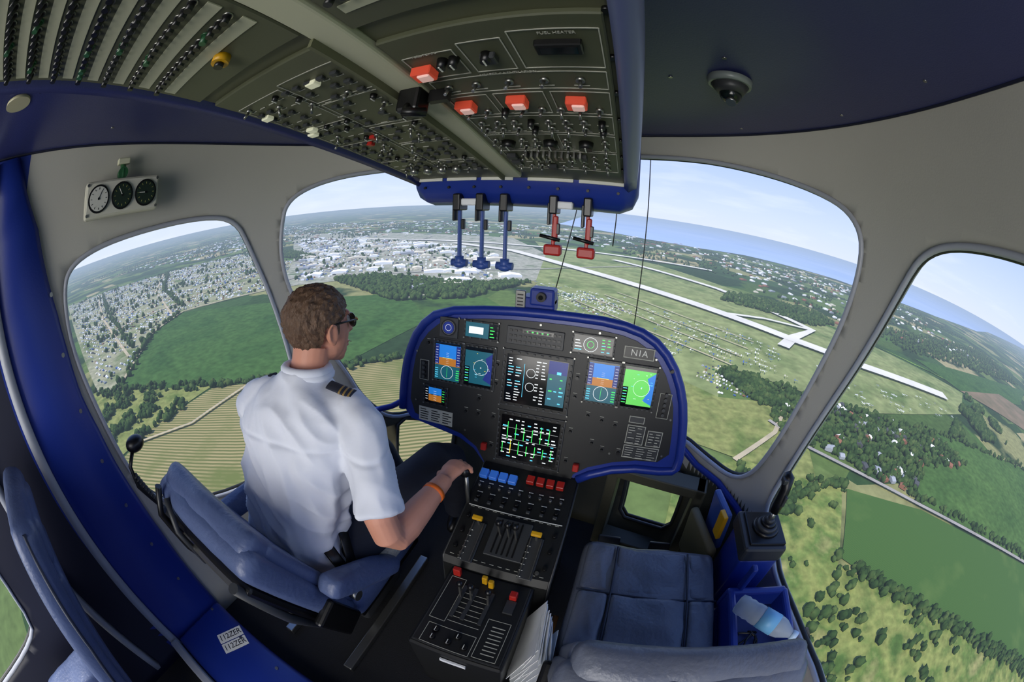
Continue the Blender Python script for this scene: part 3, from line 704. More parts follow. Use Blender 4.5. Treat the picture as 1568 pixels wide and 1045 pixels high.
# ------------------------------------------------------------------ pilot
pilot=empty('pilot')
shirtm=mat('white_shirt',(228,231,239),.75,nz=.03,nscale=6,bump=.15,bscale=25)
skin=mat('skin',(208,146,120),.55,nz=.1,nscale=14,bump=.05,bscale=200)
hairm=mat('brown_hair',(100,77,59),.6,nz=.55,nscale=60,bump=.8,bscale=90,stretch=(2.2,.6,.8))
trous=mat('navy_trousers',(34,38,52),.8,nz=.12,nscale=15,bump=.2,bscale=30)
def ell(c,hw,hd,yaw,tilt=0,n=28,e=2.4):
    o=[]
    for i in range(n):
        a=2*math.pi*i/n; x=math.copysign(abs(math.cos(a))**(2/e),math.cos(a))*hw; y=math.copysign(abs(math.sin(a))**(2/e),math.sin(a))*hd
        v=V((x,y,0)); v.rotate(Euler((tilt,0,yaw))); o.append(V(c)+v)
    return o
mb=MB('shirt')
yaw=math.radians(10)
R=[((-.50,.37,.47),.172,.135,yaw*.3,-.1),((-.50,.385,.54),.182,.14,yaw*.4,-.15),((-.50,.41,.63),.172,.13,yaw*.5,-.25),((-.495,.45,.74),.174,.125,yaw*.7,-.3),((-.49,.50,.86),.188,.128,yaw,-.35),((-.485,.54,.96),.195,.122,yaw,-.35),((-.48,.57,1.03),.182,.108,yaw,-.35),((-.478,.59,1.075),.14,.088,yaw,-.35),((-.475,.605,1.105),.092,.074,yaw,-.3),((-.474,.615,1.13),.066,.064,yaw,-.3)]
mb.loft([ell(*r) for r in R],shirtm)
mb.tube([(-.40,.60,1.055),(-.33,.615,1.043),(-.285,.61,1.015),(-.25,.575,.95),(-.215,.53,.885),(-.19,.50,.835)],[.058,.064,.068,.067,.065,.067],shirtm,seg=20)
mb.tube([(-.56,.57,1.055),(-.62,.545,1.043),(-.66,.535,1.015),(-.69,.54,.94),(-.705,.545,.87),(-.71,.55,.83)],[.058,.064,.068,.067,.064,.064],shirtm,seg=20)
def wr(p):
    lo=max(0,min(1,(1.07-p.z)/.25))
    a=(1-abs(noise.noise(V((p.x*11+p.z*3,p.y*11,p.z*2.5)))*2.2))*.016*lo-.007*lo
    b=(.5-abs(noise.noise(V((p.x*6+5,p.y*6,p.z*14+p.x*10)))*2))*.012; c=noise.noise(V((p.x*34,p.y*34,p.z*12+p.x*20)))*.003
    yk=p.z-(.985+.02*math.cos((p.x+.48)*8)); s=-.005*math.exp(-(yk/.006)**2) if p.y<.60 else 0
    return a+b+c+s
sh=remesh(mb,.006,5,wr); sh.parent=pilot
mb=MB('collar')
ct=V((-.474,.625,1.135))
mb.tube([ct+V((.066*math.cos(a),.062*math.sin(a),.012*-math.sin(a))) for a in np.linspace(0,2*math.pi,25)[:-1]],.014,shirtm,seg=10,closed=True)
mb.tube([ct+V((.072*math.cos(a),.067*math.sin(a),-.012+.012*-math.sin(a))) for a in np.linspace(0,2*math.pi,25)[:-1]],.012,shirtm,seg=10,closed=True)
mb.done(pilot)
mb=MB('epaulettes')
gold=mat('gold_braid',(150,122,66),.5)
for p0,p1 in (((-.375,.612,1.114),(-.305,.628,1.094)),((-.58,.575,1.112),(-.645,.55,1.09))):
    p0=V(p0);p1=V(p1); mb.tube([p0,p1],.020,trous,seg=10,flat=.3,ref=(0,1,0))
    for t in (.5,.68,.86):
        q=p0.lerp(p1,t); q2=p0.lerp(p1,t+.07); mb.tube([q,q2],.0208,gold,seg=10,flat=.32,ref=(0,1,0))
mb.done(pilot)
mb=MB('trousers')
mb.loft([ell(*r) for r in [((-.50,.36,.44),.17,.13,0,0),((-.50,.37,.50),.178,.135,0,-.1),((-.50,.385,.56),.168,.128,0,-.15)]],trous)
mb.tube([(-.42,.42,.52),(-.37,.60,.575),(-.30,.80,.63),(-.255,.96,.655),(-.25,1.02,.62),(-.265,1.08,.50),(-.29,1.14,.32),(-.31,1.17,.17)],[.10,.098,.088,.076,.072,.066,.06,.055],trous,seg=20)
mb.tube([(-.58,.42,.52),(-.60,.60,.57),(-.62,.80,.61),(-.63,.96,.63),(-.63,1.02,.60),(-.62,1.08,.48),(-.61,1.14,.30),(-.60,1.17,.17)],[.10,.098,.088,.076,.072,.066,.06,.055],trous,seg=20)
tr=remesh(mb,.01,4,lambda p:noise.noise(V((p.x*16,p.y*9,p.z*16)))*.006); tr.parent=pilot
mb=MB('belt'); mb.tube([V(p) for p in ell((-.50,.383,.535),.188,.143,yaw*.4,-.15,n=24)],.014,black2,seg=8,closed=True); mb.done(pilot)
mb=MB('shoes')
for x in (-.31,-.60): mb.sph((x,1.20,.09),(.045,.12,.05),black2,rot=(.1,0,0))
mb.done(pilot)
def hand(mb,wrist,d,palm_n,side,curl,m):
    d=V(d).normalized(); n=V(palm_n); n=(n-d*n.dot(d)).normalized(); s=d.cross(n)*side
    w=V(wrist)
    def P(a,b,c): return w+d*a+s*b+n*c
    mb.tube([P(-.01,0,0),P(.02,.002,.002),P(.05,.002,.004),P(.085,.002,.002),P(.095,.002,0)],[.027,.031,.037,.037,.028],m,seg=14,flat=.55,ref=s)
    Ls=[.072,.08,.075,.06]; B=[.028,.010,-.009,-.027]
    for i in range(4):
        b=B[i]; a0=.082-.006*abs(i-1); L=Ls[i]; ang=0; p=V((a0,b,.004)); pts_=[P(a0-.025,b*.9,.002),P(*p)]; sp=(.10 if i==0 else (0 if i==1 else -.06*(i-1)))
        for k,fr in enumerate((.45,.31,.24)):
            ang+=curl*(.55 if k==0 else 1.0)
            p=p+V((math.cos(ang)*L*fr,sp*L*fr,-math.sin(ang)*L*fr)); pts_.append(P(*p))
        mb.tube(pts_,[.0105,.0102,.0092,.0083,.0068],m,seg=10); mb.sph(pts_[-1],.0068,m,8)
        mb.sph(pts_[1],.0108,m,8); mb.sph(pts_[2],.0098,m,8); mb.sph(pts_[3],.0088,m,8)
    th=[P(.012,.022,-.004),P(.036,.040,-.012),P(.062,.048,-.026),P(.084,.042,-.040)]
    mb.tube(th,[.015,.014,.0115,.0085],m,seg=10); mb.sph(th[-1],.0088,m,8); mb.sph(th[1],.0142,m,8); mb.sph(th[2],.0118,m,8)
mb=MB('right_arm')
wr_=V((-.135,.775,.755))
mb.tube([(-.215,.53,.90),(-.185,.50,.82),(-.165,.49,.77),(-.158,.51,.745),(-.152,.56,.745),(-.146,.64,.75),(-.139,.73,.755),wr_],[.046,.045,.044,.044,.045,.040,.031,.027],skin,seg=18)
hand(mb,wr_,(.08,.95,-.02),(-.15,.05,1),-1,.62,skin)
ra=remesh(mb,.0034,2); ra.parent=pilot
mb=MB('left_arm')
wl=V((-.655,.83,.715))
mb.tube([(-.705,.545,.90),(-.713,.55,.82),(-.715,.56,.77),(-.71,.585,.745),(-.70,.64,.735),(-.68,.73,.725),wl],[.046,.045,.044,.044,.043,.034,.027],skin,seg=18)
hand(mb,wl,(.1,.95,-.1),(.1,.05,1),1,.5,skin)
la=remesh(mb,.0034,2); la.parent=pilot
mb=MB('wristband'); a=V((-.141,.70,.753)); dd=(wr_-a).normalized()
mb.tube([a,a+dd*.016],.0355,mat('orange_band',(235,110,30),.5),seg=20); mb.done(pilot)
mb=MB('side_lever')
mb.tube([(-.115,.90,.50),(-.115,.895,.60),(-.112,.885,.70)],.008,metal); mb.sph((-.112,.882,.715),(.02,.022,.024),black2); mb.done(ped)
head=empty('head'); head.parent=pilot
HM=Matrix.Translation((-.47,.695,1.228))@Euler((math.radians(-4),0,math.radians(-12))).to_matrix().to_4x4()@Matrix.Scale(.96,4)
mb=MB('face'); mb.M=HM
mb.sph((0,-.012,.035),(.075,.095,.085),skin,24); mb.sph((0,.03,-.01),(.066,.066,.09),skin,20); mb.sph((0,.045,-.065),(.046,.045,.042),skin,16)
mb.sph((0,.062,-.095),(.024,.022,.018),skin,12); mb.sph((0,.02,-.055),(.058,.06,.045),skin,16)
mb.tube([(0,.088,.025),(0,.105,-.005),(0,.112,-.022),(0,.098,-.03)],[.008,.011,.014,.010],skin,seg=10)
mb.sph((.010,.098,-.026),.008,skin,8); mb.sph((-.010,.098,-.026),.008,skin,8)
mb.sph((0,.092,-.055),(.024,.010,.006),skin,10); mb.sph((0,.09,-.066),(.022,.010,.007),skin,10)
mb.sph((0,.075,.04),(.055,.02,.012),skin,12)
mb.tube([(0,-.03,-.04),(0,-.045,-.09),(0,-.06,-.14)],[.058,.057,.062],skin,seg=20)
for sx in (-1,1):
    mb.sph((sx*.078,-.005,-.002),(.008,.020,.031),skin,12,rot=(0,0,sx*-.35)); mb.sph((sx*.076,.0,-.026),(.007,.010,.010),skin,8)
    mb.tube([(sx*.083,.008,.018),(sx*.088,-.010,.028),(sx*.090,-.024,.012),(sx*.087,-.020,-.012),(sx*.080,-.004,-.028)],.0045,skin,seg=8)
hd=remesh(mb,.0036,3); hd.parent=head
mb=MB('eyes'); mb.M=HM
for sx in (-1,1): mb.sph((sx*.030,.082,.018),.012,white,12); mb.sph((sx*.030,.092,.018),.005,black2,8)
mb.box((0,.105,-.060),(.036,.002,.0015),mat('lip',(150,80,72),.5)); mb.done(head)
mb=MB('hair'); t=bmesh.new(); bmesh.ops.create_icosphere(t,subdivisions=6,radius=1)
for v in t.verts:
    c=v.co.copy(); p=V((c.x*.085,c.y*.107-.014,c.z*.094+.038))
    if p.z<0 and p.y<0.0: p.x*=1-.12*min(1,-p.z/.06); p.z=p.z*1.35
    f=noise.noise(V((c.x*9,c.y*4,c.z*3)))*.006+noise.noise(V((c.x*26,c.y*9,c.z*7)))*.0045
    v.co=p+c*f
dele=[]
for v in t.verts:
    p=v.co
    hl= .060+ (p.x/.08)**2*-.01
    if p.y>.055 and p.z<hl: dele.append(v)
    elif p.y>.02 and p.z<.045-.03*(1-(p.y-.02)/.035): dele.append(v)
    elif p.y>-.03 and p.y<=.02 and p.z<.020 and abs(p.x)>.04: dele.append(v)
    elif p.y>-.03 and p.z<-.02: dele.append(v)
bmesh.ops.delete(t,geom=dele,context='VERTS')
mb.M=HM; mb.add(t,hairm,smooth=True)
mb.sph((.079,.012,.012),(.004,.010,.022),hairm,8); mb.sph((-.079,.012,.012),(.004,.010,.022),hairm,8)
mb.done(head)
mb=MB('sunglasses'); mb.M=HM
for sx in (-1,1):
    mb.tube([(sx*.084,-.008,.026),(sx*.083,.03,.026),(sx*.078,.085,.024)],.0026,black2,seg=6)
    mb.sph((sx*.036,.098,.014),(.031,.008,.022),mat('dark_lens',(30,34,30),.08),14,rot=(0,0,-sx*.25))
    mb.tube([(sx*.068,.09,.026),(sx*.078,.086,.024)],.004,gold,seg=6)
mb.tube([(-.01,.105,.022),(.01,.105,.022)],.003,black2); mb.done(head)
# ------------------------------------------------------------------ landscape
GZ=-300.
def outdoor(name,build):
    m=bpy.data.materials.new(name); m.use_nodes=True; nt=m.node_tree; N=nt.nodes; L=nt.links; N.clear()
    out=N.new('ShaderNodeOutputMaterial'); d=N.new('ShaderNodeBsdfDiffuse'); g=N.new('ShaderNodeNewGeometry')
    colsock=build(nt,g.outputs['Position'])
    if isinstance(colsock,tuple): d.inputs[0].default_value=colsock
    else: L.new(colsock,d.inputs[0])
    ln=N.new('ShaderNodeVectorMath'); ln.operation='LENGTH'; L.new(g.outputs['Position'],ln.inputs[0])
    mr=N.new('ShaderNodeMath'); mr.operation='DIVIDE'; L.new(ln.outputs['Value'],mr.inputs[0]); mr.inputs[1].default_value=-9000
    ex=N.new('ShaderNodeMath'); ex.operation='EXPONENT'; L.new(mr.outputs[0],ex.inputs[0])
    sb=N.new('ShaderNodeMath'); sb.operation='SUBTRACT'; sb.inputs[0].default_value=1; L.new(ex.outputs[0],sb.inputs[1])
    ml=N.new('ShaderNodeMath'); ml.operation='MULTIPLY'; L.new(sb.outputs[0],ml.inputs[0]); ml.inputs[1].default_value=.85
    em=N.new('ShaderNodeEmission'); em.inputs[0].default_value=lin((166,186,214)); em.inputs[1].default_value=.85  # aerial haze painted in: pale glow blended over the colour with distance
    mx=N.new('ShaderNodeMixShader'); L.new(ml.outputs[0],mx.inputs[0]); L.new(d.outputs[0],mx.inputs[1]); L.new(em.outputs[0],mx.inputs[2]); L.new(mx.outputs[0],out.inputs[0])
    return m
def noisec(cols,scale,detail=6,fine=0):
    def b(nt,pos):
        N=nt.nodes;L=nt.links; n=N.new('ShaderNodeTexNoise'); n.inputs['Scale'].default_value=scale; n.inputs['Detail'].default_value=detail; L.new(pos,n.inputs['Vector'])
        r=N.new('ShaderNodeValToRGB'); L.new(n.outputs[0],r.inputs[0]); e=r.color_ramp.elements
        while len(e)<len(cols): e.new(.5)
        for i,c in enumerate(cols): e[i].position=.3+.4*i/(max(1,len(cols)-1)); e[i].color=lin(c)
        if not fine: return r.outputs[0]
        n3=N.new('ShaderNodeTexNoise'); n3.inputs['Scale'].default_value=fine; n3.inputs['Detail'].default_value=5; L.new(pos,n3.inputs['Vector'])
        m2=N.new('ShaderNodeMix'); m2.data_type='RGBA'; m2.blend_type='OVERLAY'; m2.inputs[0].default_value=.6; L.new(r.outputs[0],m2.inputs[6]); L.new(n3.outputs[0],m2.inputs[7])
        return m2.outputs[2]
    return b
def patch(nt,pos):
    N=nt.nodes;L=nt.links
    v=N.new('ShaderNodeTexVoronoi'); v.inputs['Scale'].default_value=1/420; v.distance='CHEBYCHEV'; L.new(pos,v.inputs['Vector'])
    s=N.new('ShaderNodeSeparateColor'); L.new(v.outputs['Color'],s.inputs[0])
    r=N.new('ShaderNodeValToRGB'); r.color_ramp.interpolation='CONSTANT'; L.new(s.outputs[0],r.inputs[0]); e=r.color_ramp.elements
    cl=[(70,92,46),(94,112,60),(58,84,46),(132,132,86),(86,106,54),(50,74,40),(154,144,104),(70,98,46)]
    while len(e)<len(cl): e.new(.5)
    for i,c in enumerate(cl): e[i].position=i/len(cl); e[i].color=lin(c)
    n=N.new('ShaderNodeTexNoise'); n.inputs['Scale'].default_value=1/350; n.inputs['Detail'].default_value=8; L.new(pos,n.inputs['Vector'])
    r2=N.new('ShaderNodeValToRGB'); L.new(n.outputs[0],r2.inputs[0]); r2.color_ramp.elements[0].position=.5; r2.color_ramp.elements[1].position=.56; r2.color_ramp.elements[0].color=(0,0,0,1); r2.color_ramp.elements[1].color=(1,1,1,1)
    mx=N.new('ShaderNodeMix'); mx.data_type='RGBA'; L.new(r2.outputs[0],mx.inputs[0]); L.new(r.outputs[0],mx.inputs[6]); mx.inputs[7].default_value=lin((44,64,38))
    n3=N.new('ShaderNodeTexNoise'); n3.inputs['Scale'].default_value=1/25; n3.inputs['Detail'].default_value=6; L.new(pos,n3.inputs['Vector'])
    m2=N.new('ShaderNodeMix'); m2.data_type='RGBA'; m2.blend_type='OVERLAY'; m2.inputs[0].default_value=.5; L.new(mx.outputs[2],m2.inputs[6]); L.new(n3.outputs[0],m2.inputs[7])
    return m2.outputs[2]
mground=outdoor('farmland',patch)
nseg=64; vs=[(0,0,GZ)];fs=[]
rad=[600,2000,6000,15000,40000,100000]
for r in rad:
    for i in range(nseg): a=2*math.pi*i/nseg; vs.append((r*math.cos(a),r*math.sin(a),GZ))
for i in range(nseg): fs.append((0,1+i,1+(i+1)%nseg))
for k in range(len(rad)-1):
    for i in range(nseg):
        a=1+k*nseg; fs.append((a+i,a+nseg+i,a+nseg+(i+1)%nseg,a+(i+1)%nseg))
pydata('ground',vs,fs,[mground])
def stripes(c1,c2,w,ang,c3=None,lo=.5,hi=.7):
    def b(nt,pos):
        N=nt.nodes;L=nt.links; mp=N.new('ShaderNodeMapping'); mp.inputs['Rotation'].default_value=(0,0,ang); L.new(pos,mp.inputs[0])
        wv=N.new('ShaderNodeTexWave'); wv.inputs['Scale'].default_value=w; wv.inputs['Distortion'].default_value=1.5; wv.inputs['Detail'].default_value=3; wv.inputs['Detail Scale'].default_value=.5; L.new(mp.outputs[0],wv.inputs[0])
        mx=N.new('ShaderNodeMix'); mx.data_type='RGBA'; L.new(wv.outputs[1],mx.inputs[0]); mx.inputs[6].default_value=lin(c1); mx.inputs[7].default_value=lin(c2)
        n=N.new('ShaderNodeTexNoise'); n.inputs['Scale'].default_value=.012; n.inputs['Detail'].default_value=6; L.new(pos,n.inputs['Vector'])
        r=N.new('ShaderNodeValToRGB'); L.new(n.outputs[0],r.inputs[0]); r.color_ramp.elements[0].position=lo; r.color_ramp.elements[1].position=hi
        m2=N.new('ShaderNodeMix'); m2.data_type='RGBA'; L.new(r.outputs[0],m2.inputs[0]); L.new(mx.outputs[2],m2.inputs[6]); m2.inputs[7].default_value=lin(c3 or c1)
        return m2.outputs[2]
    return b
lay=[0]
def field(name,poly,m,z=None):
    lay[0]+=1; z=GZ+.6+lay[0]*.15 if z is None else z
    return pydata(name,[(x,y,z) for x,y in poly],[tuple(range(len(poly)))],[m])
def line(name,pts_,w,m,z=None):
    lay[0]+=1; z=GZ+2+lay[0]*.12 if z is None else z
    vs=[];fs=[]
    for i,p in enumerate(pts_):
        a=V(pts_[max(0,i-1)]);b=V(pts_[min(len(pts_)-1,i+1)]); d=(b-a).normalized(); n=V((-d.y,d.x))*w/2
        vs+= [(p[0]+n.x,p[1]+n.y,z),(p[0]-n.x,p[1]-n.y,z)]
    for i in range(len(pts_)-1): fs.append((2*i,2*i+1,2*i+3,2*i+2))
    return pydata(name,vs,fs,[m])
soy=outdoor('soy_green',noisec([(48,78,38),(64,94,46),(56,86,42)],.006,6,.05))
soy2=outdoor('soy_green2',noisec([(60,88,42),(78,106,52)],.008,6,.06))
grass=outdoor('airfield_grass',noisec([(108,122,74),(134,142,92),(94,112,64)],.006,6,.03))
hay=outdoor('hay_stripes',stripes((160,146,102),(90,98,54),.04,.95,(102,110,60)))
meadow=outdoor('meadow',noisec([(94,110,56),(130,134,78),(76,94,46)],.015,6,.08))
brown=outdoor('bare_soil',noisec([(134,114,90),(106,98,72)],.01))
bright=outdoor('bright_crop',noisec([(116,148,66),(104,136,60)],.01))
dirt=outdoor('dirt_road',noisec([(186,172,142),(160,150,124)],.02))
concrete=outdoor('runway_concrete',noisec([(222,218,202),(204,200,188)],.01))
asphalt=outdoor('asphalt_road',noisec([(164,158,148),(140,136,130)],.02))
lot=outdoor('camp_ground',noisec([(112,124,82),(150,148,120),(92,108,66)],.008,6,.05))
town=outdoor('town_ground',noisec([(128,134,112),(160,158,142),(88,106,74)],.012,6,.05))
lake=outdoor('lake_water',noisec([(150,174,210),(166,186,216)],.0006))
field('camp_meadow',[(-960,100),(-1040,40),(-3940,50),(-3470,1120),(-3180,1900),(-1940,1570),(-1320,980),(-1510,540),(-1370,360)],lot)
field('green_field',[(-960,100),(-1370,360),(-1510,540),(-1100,810),(-910,930),(-700,1050),(-480,820),(-500,500),(-700,290)],soy)
field('hay_field',[(-600,-60),(-670,100),(-690,280),(-620,350),(-480,500),(-400,580),(-250,620),(-100,500),(-100,100),(-250,-200)],hay)
field('rough_meadow',[(-1040,40),(-960,100),(-700,290),(-670,100),(-620,-60),(-700,-200),(-1100,-200)],meadow)
field('exhibition_ground',[(-1940,1570),(-4340,3550),(-1000,3200),(-500,2300),(-350,1450),(-680,970),(-1110,1150),(-1320,980)],town)
field('airfield',[(-350,1450),(-500,2300),(-760,3040),(200,2400),(800,1600),(1100,1290),(1500,900),(1220,700),(600,640),(250,800),(210,630),(120,700),(-50,800),(-250,1100)],grass)
field('near_meadow',[(-50,800),(120,700),(210,630),(360,640),(360,480),(340,390),(200,440),(60,500),(-100,600)],meadow)
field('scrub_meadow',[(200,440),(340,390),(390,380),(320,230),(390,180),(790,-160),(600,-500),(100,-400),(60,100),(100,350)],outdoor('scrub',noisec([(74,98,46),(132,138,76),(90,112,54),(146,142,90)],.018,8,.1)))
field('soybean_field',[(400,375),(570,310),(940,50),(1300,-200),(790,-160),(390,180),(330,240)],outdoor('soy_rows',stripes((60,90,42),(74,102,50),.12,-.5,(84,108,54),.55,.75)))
field('crop_field',[(680,430),(850,580),(1410,360),(1900,150),(940,70),(570,335)],soy2)
field('bright_field',[(1150,1290),(1310,1130),(1750,900),(1500,1000)],bright)
field('far_green_field',[(1410,1230),(3410,1230),(2500,900),(1500,920)],soy)
field('brown_field',[(1500,920),(1950,610),(2600,700),(2200,1000)],brown)
field('lake',[(-1200,6400),(-300,5400),(210,4800),(900,4600),(1600,4900),(2900,4500),(3360,4000),(4780,3900),(7500,4600),(11500,6500),(30000,12000),(95000,20000),(60000,70000),(0,95000),(-5000,60000)],lake,z=GZ+6)
Z1=GZ+9
line('runway',[(-1240,2520),(-700,2270),(-290,1870),(120,1510),(360,1300),(580,1110),(820,960),(1220,815)],66,concrete,Z1)
line('taxiway',[(-80,2310),(160,2110),(470,1800),(770,1290),(600,1130),(510,1010)],42,concrete,Z1-.5)
line('crosswind_runway',[(-2600,2700),(-1200,2650),(-300,2600),(600,2500)],55,concrete,Z1-.4)
line('connector_taxiway',[(360,1300),(560,1330),(770,1290)],24,concrete,Z1-.7)
line('county_road',[(200,430),(300,520),(370,640)],9,dirt)
line('diagonal_road',[(300,560),(360,480),(570,322),(940,60),(1500,-330)],9,asphalt)
line('field_track',[(-620,350),(-600,180),(-660,40)],6,dirt)
line('camp_road',[(-960,100),(-1370,360),(-1510,560),(-1320,980)],9,dirt)
line('camp_avenue',[(-1500,500),(-2400,700),(-3400,1100)],12,dirt)
line('camp_lane',[(-1200,200),(-2200,250),(-3600,400)],12,dirt)
line('camp_cross_street',[(-1700,100),(-1750,800),(-1900,1500)],12,dirt)
line('show_road',[(-1940,1570),(-1100,1250),(-400,1700),(100,2200)],12,asphalt)
line('town_road',[(-1400,1000),(-1500,2000),(-1700,3000)],12,asphalt)
for i,yy in enumerate((0,70,140,210)):
    line('aircraft_parking_lane',[(-150+yy*.6,1180+yy),(80+yy*.6,960+yy),(280+yy*.6,800+yy)],6,dirt)
def inpoly(n,poly,clump=0):
    xs=[p[0] for p in poly];ys=[p[1] for p in poly]; o=[]
    t=0
    while len(o)<n and t<n*20:
        t+=1; x=random.uniform(min(xs),max(xs)); y=random.uniform(min(ys),max(ys))
        if inside((x,y),poly) and (not clump or noise.noise(V((x/clump,y/clump,3)))>.02): o.append((x,y))
    return o
def boxes(name,items,cols):
    n=len(items); A=np.array([i[:6] for i in items],float); ci=np.array([i[6] for i in items])
    base=np.array([(-1,-1,0),(1,-1,0),(1,1,0),(-1,1,0),(-1,-1,1),(1,-1,1),(1,1,1),(-1,1,1),(0,-1,1.55),(0,1,1.55)],float)
    fsb=[(0,1,5,8,4),(1,2,6,5),(2,3,7,9,6),(3,0,4,7),(4,8,9,7),(8,5,6,9)]
    v=np.repeat(base[None],n,0)*np.stack([A[:,2]/2,A[:,3]/2,A[:,4]],1)[:,None,:]
    c,s=np.cos(A[:,5]),np.sin(A[:,5]); x=v[...,0]*c[:,None]-v[...,1]*s[:,None]+A[:,0,None]; y=v[...,0]*s[:,None]+v[...,1]*c[:,None]+A[:,1,None]
    vs=np.stack([x,y,v[...,2]+GZ+1.5],-1).reshape(-1,3).tolist()
    fs=[tuple(i*10+k for k in f) for i in range(n) for f in fsb]; mi=np.repeat(ci,len(fsb))
    return pydata(name,vs,fs,cols,mi)
def planes(name,items,cols):
    out=[];fs=[];mi=[]
    base=np.array([(-.06,-.5),(.06,-.5),(.08,.35),(0,.5),(-.08,.35),(-.55,.08),(.55,.08),(.55,.24),(-.55,.24),(-.2,-.5),(.2,-.5),(.2,-.4),(-.2,-.4)])
    fb=[(0,1,2,3,4),(5,6,7,8),(9,10,11,12)]
    zz=np.array([1.6]*5+[2.4]*4+[2.0]*4)
    for x,y,s,a,c in items:
        b0=len(out); ca,sa=math.cos(a),math.sin(a)
        for (px,py),z in zip(base*s,zz): out.append((x+px*ca-py*sa,y+px*sa+py*ca,GZ+7+z))
        for f in fb: fs.append(tuple(b0+k for k in f)); mi.append(c)
    return pydata(name,out,fs,cols,mi)
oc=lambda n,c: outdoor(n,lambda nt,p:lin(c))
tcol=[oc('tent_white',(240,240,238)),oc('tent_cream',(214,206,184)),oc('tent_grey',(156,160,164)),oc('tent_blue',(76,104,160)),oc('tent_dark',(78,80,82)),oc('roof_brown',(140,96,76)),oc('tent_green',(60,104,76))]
def ci(): return random.choices([0,1,2,3,4,5,6],[42,16,14,8,10,6,4])[0]
camp=[(-1000,110),(-1100,60),(-3940,60),(-3470,1120),(-3180,1900),(-1940,1570),(-1340,980),(-1540,540),(-1400,380)]
def rowsin(poly,sx,sy,ang,prob,w,d,h,cf=ci,jit=.25,gap=-.28):
    xs=[p[0] for p in poly];ys=[p[1] for p in poly]; cx=sum(xs)/len(xs);cy_=sum(ys)/len(ys); R2=max(max(xs)-min(xs),max(ys)-min(ys))*.7; c,s=math.cos(ang),math.sin(ang); o=[]
    for i in range(int(-R2/sx),int(R2/sx)):
        for j in range(int(-R2/sy),int(R2/sy)):
            if random.random()>prob: continue
            a=i*sx+random.uniform(-jit,jit)*sx; b=j*sy+random.uniform(-.1,.1)*sy
            x=cx+a*c-b*s;y=cy_+a*s+b*c
            if inside((x,y),poly) and noise.noise(V((x/110,y/110,1)))>gap: o.append((x,y,w*random.uniform(.6,1.4),d*random.uniform(.6,1.4),h*random.uniform(.7,1.2),ang+random.choice((0,1.57)),cf()))
    return o
boxes('camp_tents_and_campers',rowsin(camp,14,27,.3,.70,8.5,4.5,2.8,gap=-.16),tcol)
ex=[(-1940,1600),(-3500,3000),(-1300,2500),(-700,2000),(-420,1450),(-680,1120),(-1110,1260),(-1340,1080)]
items=rowsin(ex,24,36,.55,.62,14,8,4,gap=-.18)
for x,y in inpoly(100,ex): items.append((x,y,random.uniform(40,120),random.uniform(25,60),9,.55,random.choice((0,0,0,2,1))))
boxes('exhibition_buildings',items,tcol)
pk_=[(-350,1400),(60,1300),(480,980),(560,700),(250,820),(110,720),(-60,830),(-250,1080)]
rw=rowsin(pk_,15,34,-.75,.66,1,1,1,lambda:random.choice((0,0,0,1,3)),gap=-.2)
pk3=[(560,900),(1150,720),(1220,640),(620,660)]; rw+=rowsin(pk3,15,34,-.35,.5,1,1,1,lambda:random.choice((0,0,0,2)),gap=-.1)
planes('parked_aircraft',[(i[0],i[1],11*max(.7,i[2]),i[5]+.4,i[6]) for i in rw],tcol)
pk2=[(150,760),(240,800),(340,650),(220,640)]
items=rowsin(pk2,8,16,-.6,.7,4.5,3,2)+rowsin([(-260,1250),(-60,1050),(40,1150),(-160,1350)],8,18,-.75,.7,4.5,3,2)
boxes('parked_cars',items,tcol)
items=[(x,y,random.uniform(12,20),random.uniform(9,14),5,random.uniform(0,3),random.choice((5,4,2,0))) for x,y in inpoly(70,[(360,640),(530,670),(850,580),(900,420),(680,430),(570,345),(400,480)])]
items+=[(x,y,random.uniform(14,60),random.uniform(10,30),6,random.uniform(0,.6),random.choice((0,0,2,5,1))) for x,y in inpoly(1100,[(-5500,1200),(-3200,1900),(-1900,3200),(-600,3200),(800,2800),(3000,3200),(2500,4200),(-1000,5400),(-8000,6000)])]
items+=[(x,y,random.uniform(14,50),random.uniform(10,30),6,random.uniform(0,.6),random.choice((0,0,2,5,1))) for x,y in inpoly(260,[(700,1700),(1100,1500),(3000,1700),(3300,3500),(900,3600)])]
boxes('houses_and_hangars',items,tcol)
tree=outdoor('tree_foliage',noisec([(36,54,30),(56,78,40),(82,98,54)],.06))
def ico(s):
    t=bmesh.new(); bmesh.ops.create_icosphere(t,subdivisions=s,radius=1); t.verts.ensure_lookup_table()
    a=np.array([list(v.co) for v in t.verts]); b=[tuple(v.index for v in f.verts) for f in t.faces]; t.free(); return a,b
bv2,bf2=ico(2); bv1,bf1=ico(1)
def trees(name,P_,r0,r1,bv,bf):
    n=len(P_); P_=np.array(P_); r=rng.uniform(r0,r1,n); v=np.repeat(bv[None],n,0)*(1+rng.uniform(-.3,.3,(n,len(bv),1)))
    v=v*r[:,None,None]*np.array([1,1,1.15]); v[...,0]+=P_[:,0,None]; v[...,1]+=P_[:,1,None]; v[...,2]+=GZ+(r*.9)[:,None]+1
    k=len(bv); fs=(np.array(bf)[None]+ (np.arange(n)*k)[:,None,None]).reshape(-1,3)
    return npmesh(name,v.reshape(-1,3),fs,[tree])
def along(pts_,step,wid):
    o=[]
    for a,b in zip(pts_,pts_[1:]):
        a=V(a);b=V(b);L=(b-a).length
        for i in range(int(L/step)): p=a.lerp(b,(i+random.random())/max(1,L/step)); o.append((p.x+random.gauss(0,wid),p.y+random.gauss(0,wid)))
    return o
P_=inpoly(900,[(250,800),(530,670),(850,580),(900,420),(680,430),(570,340),(400,480),(300,540),(340,640),(250,720)],0)
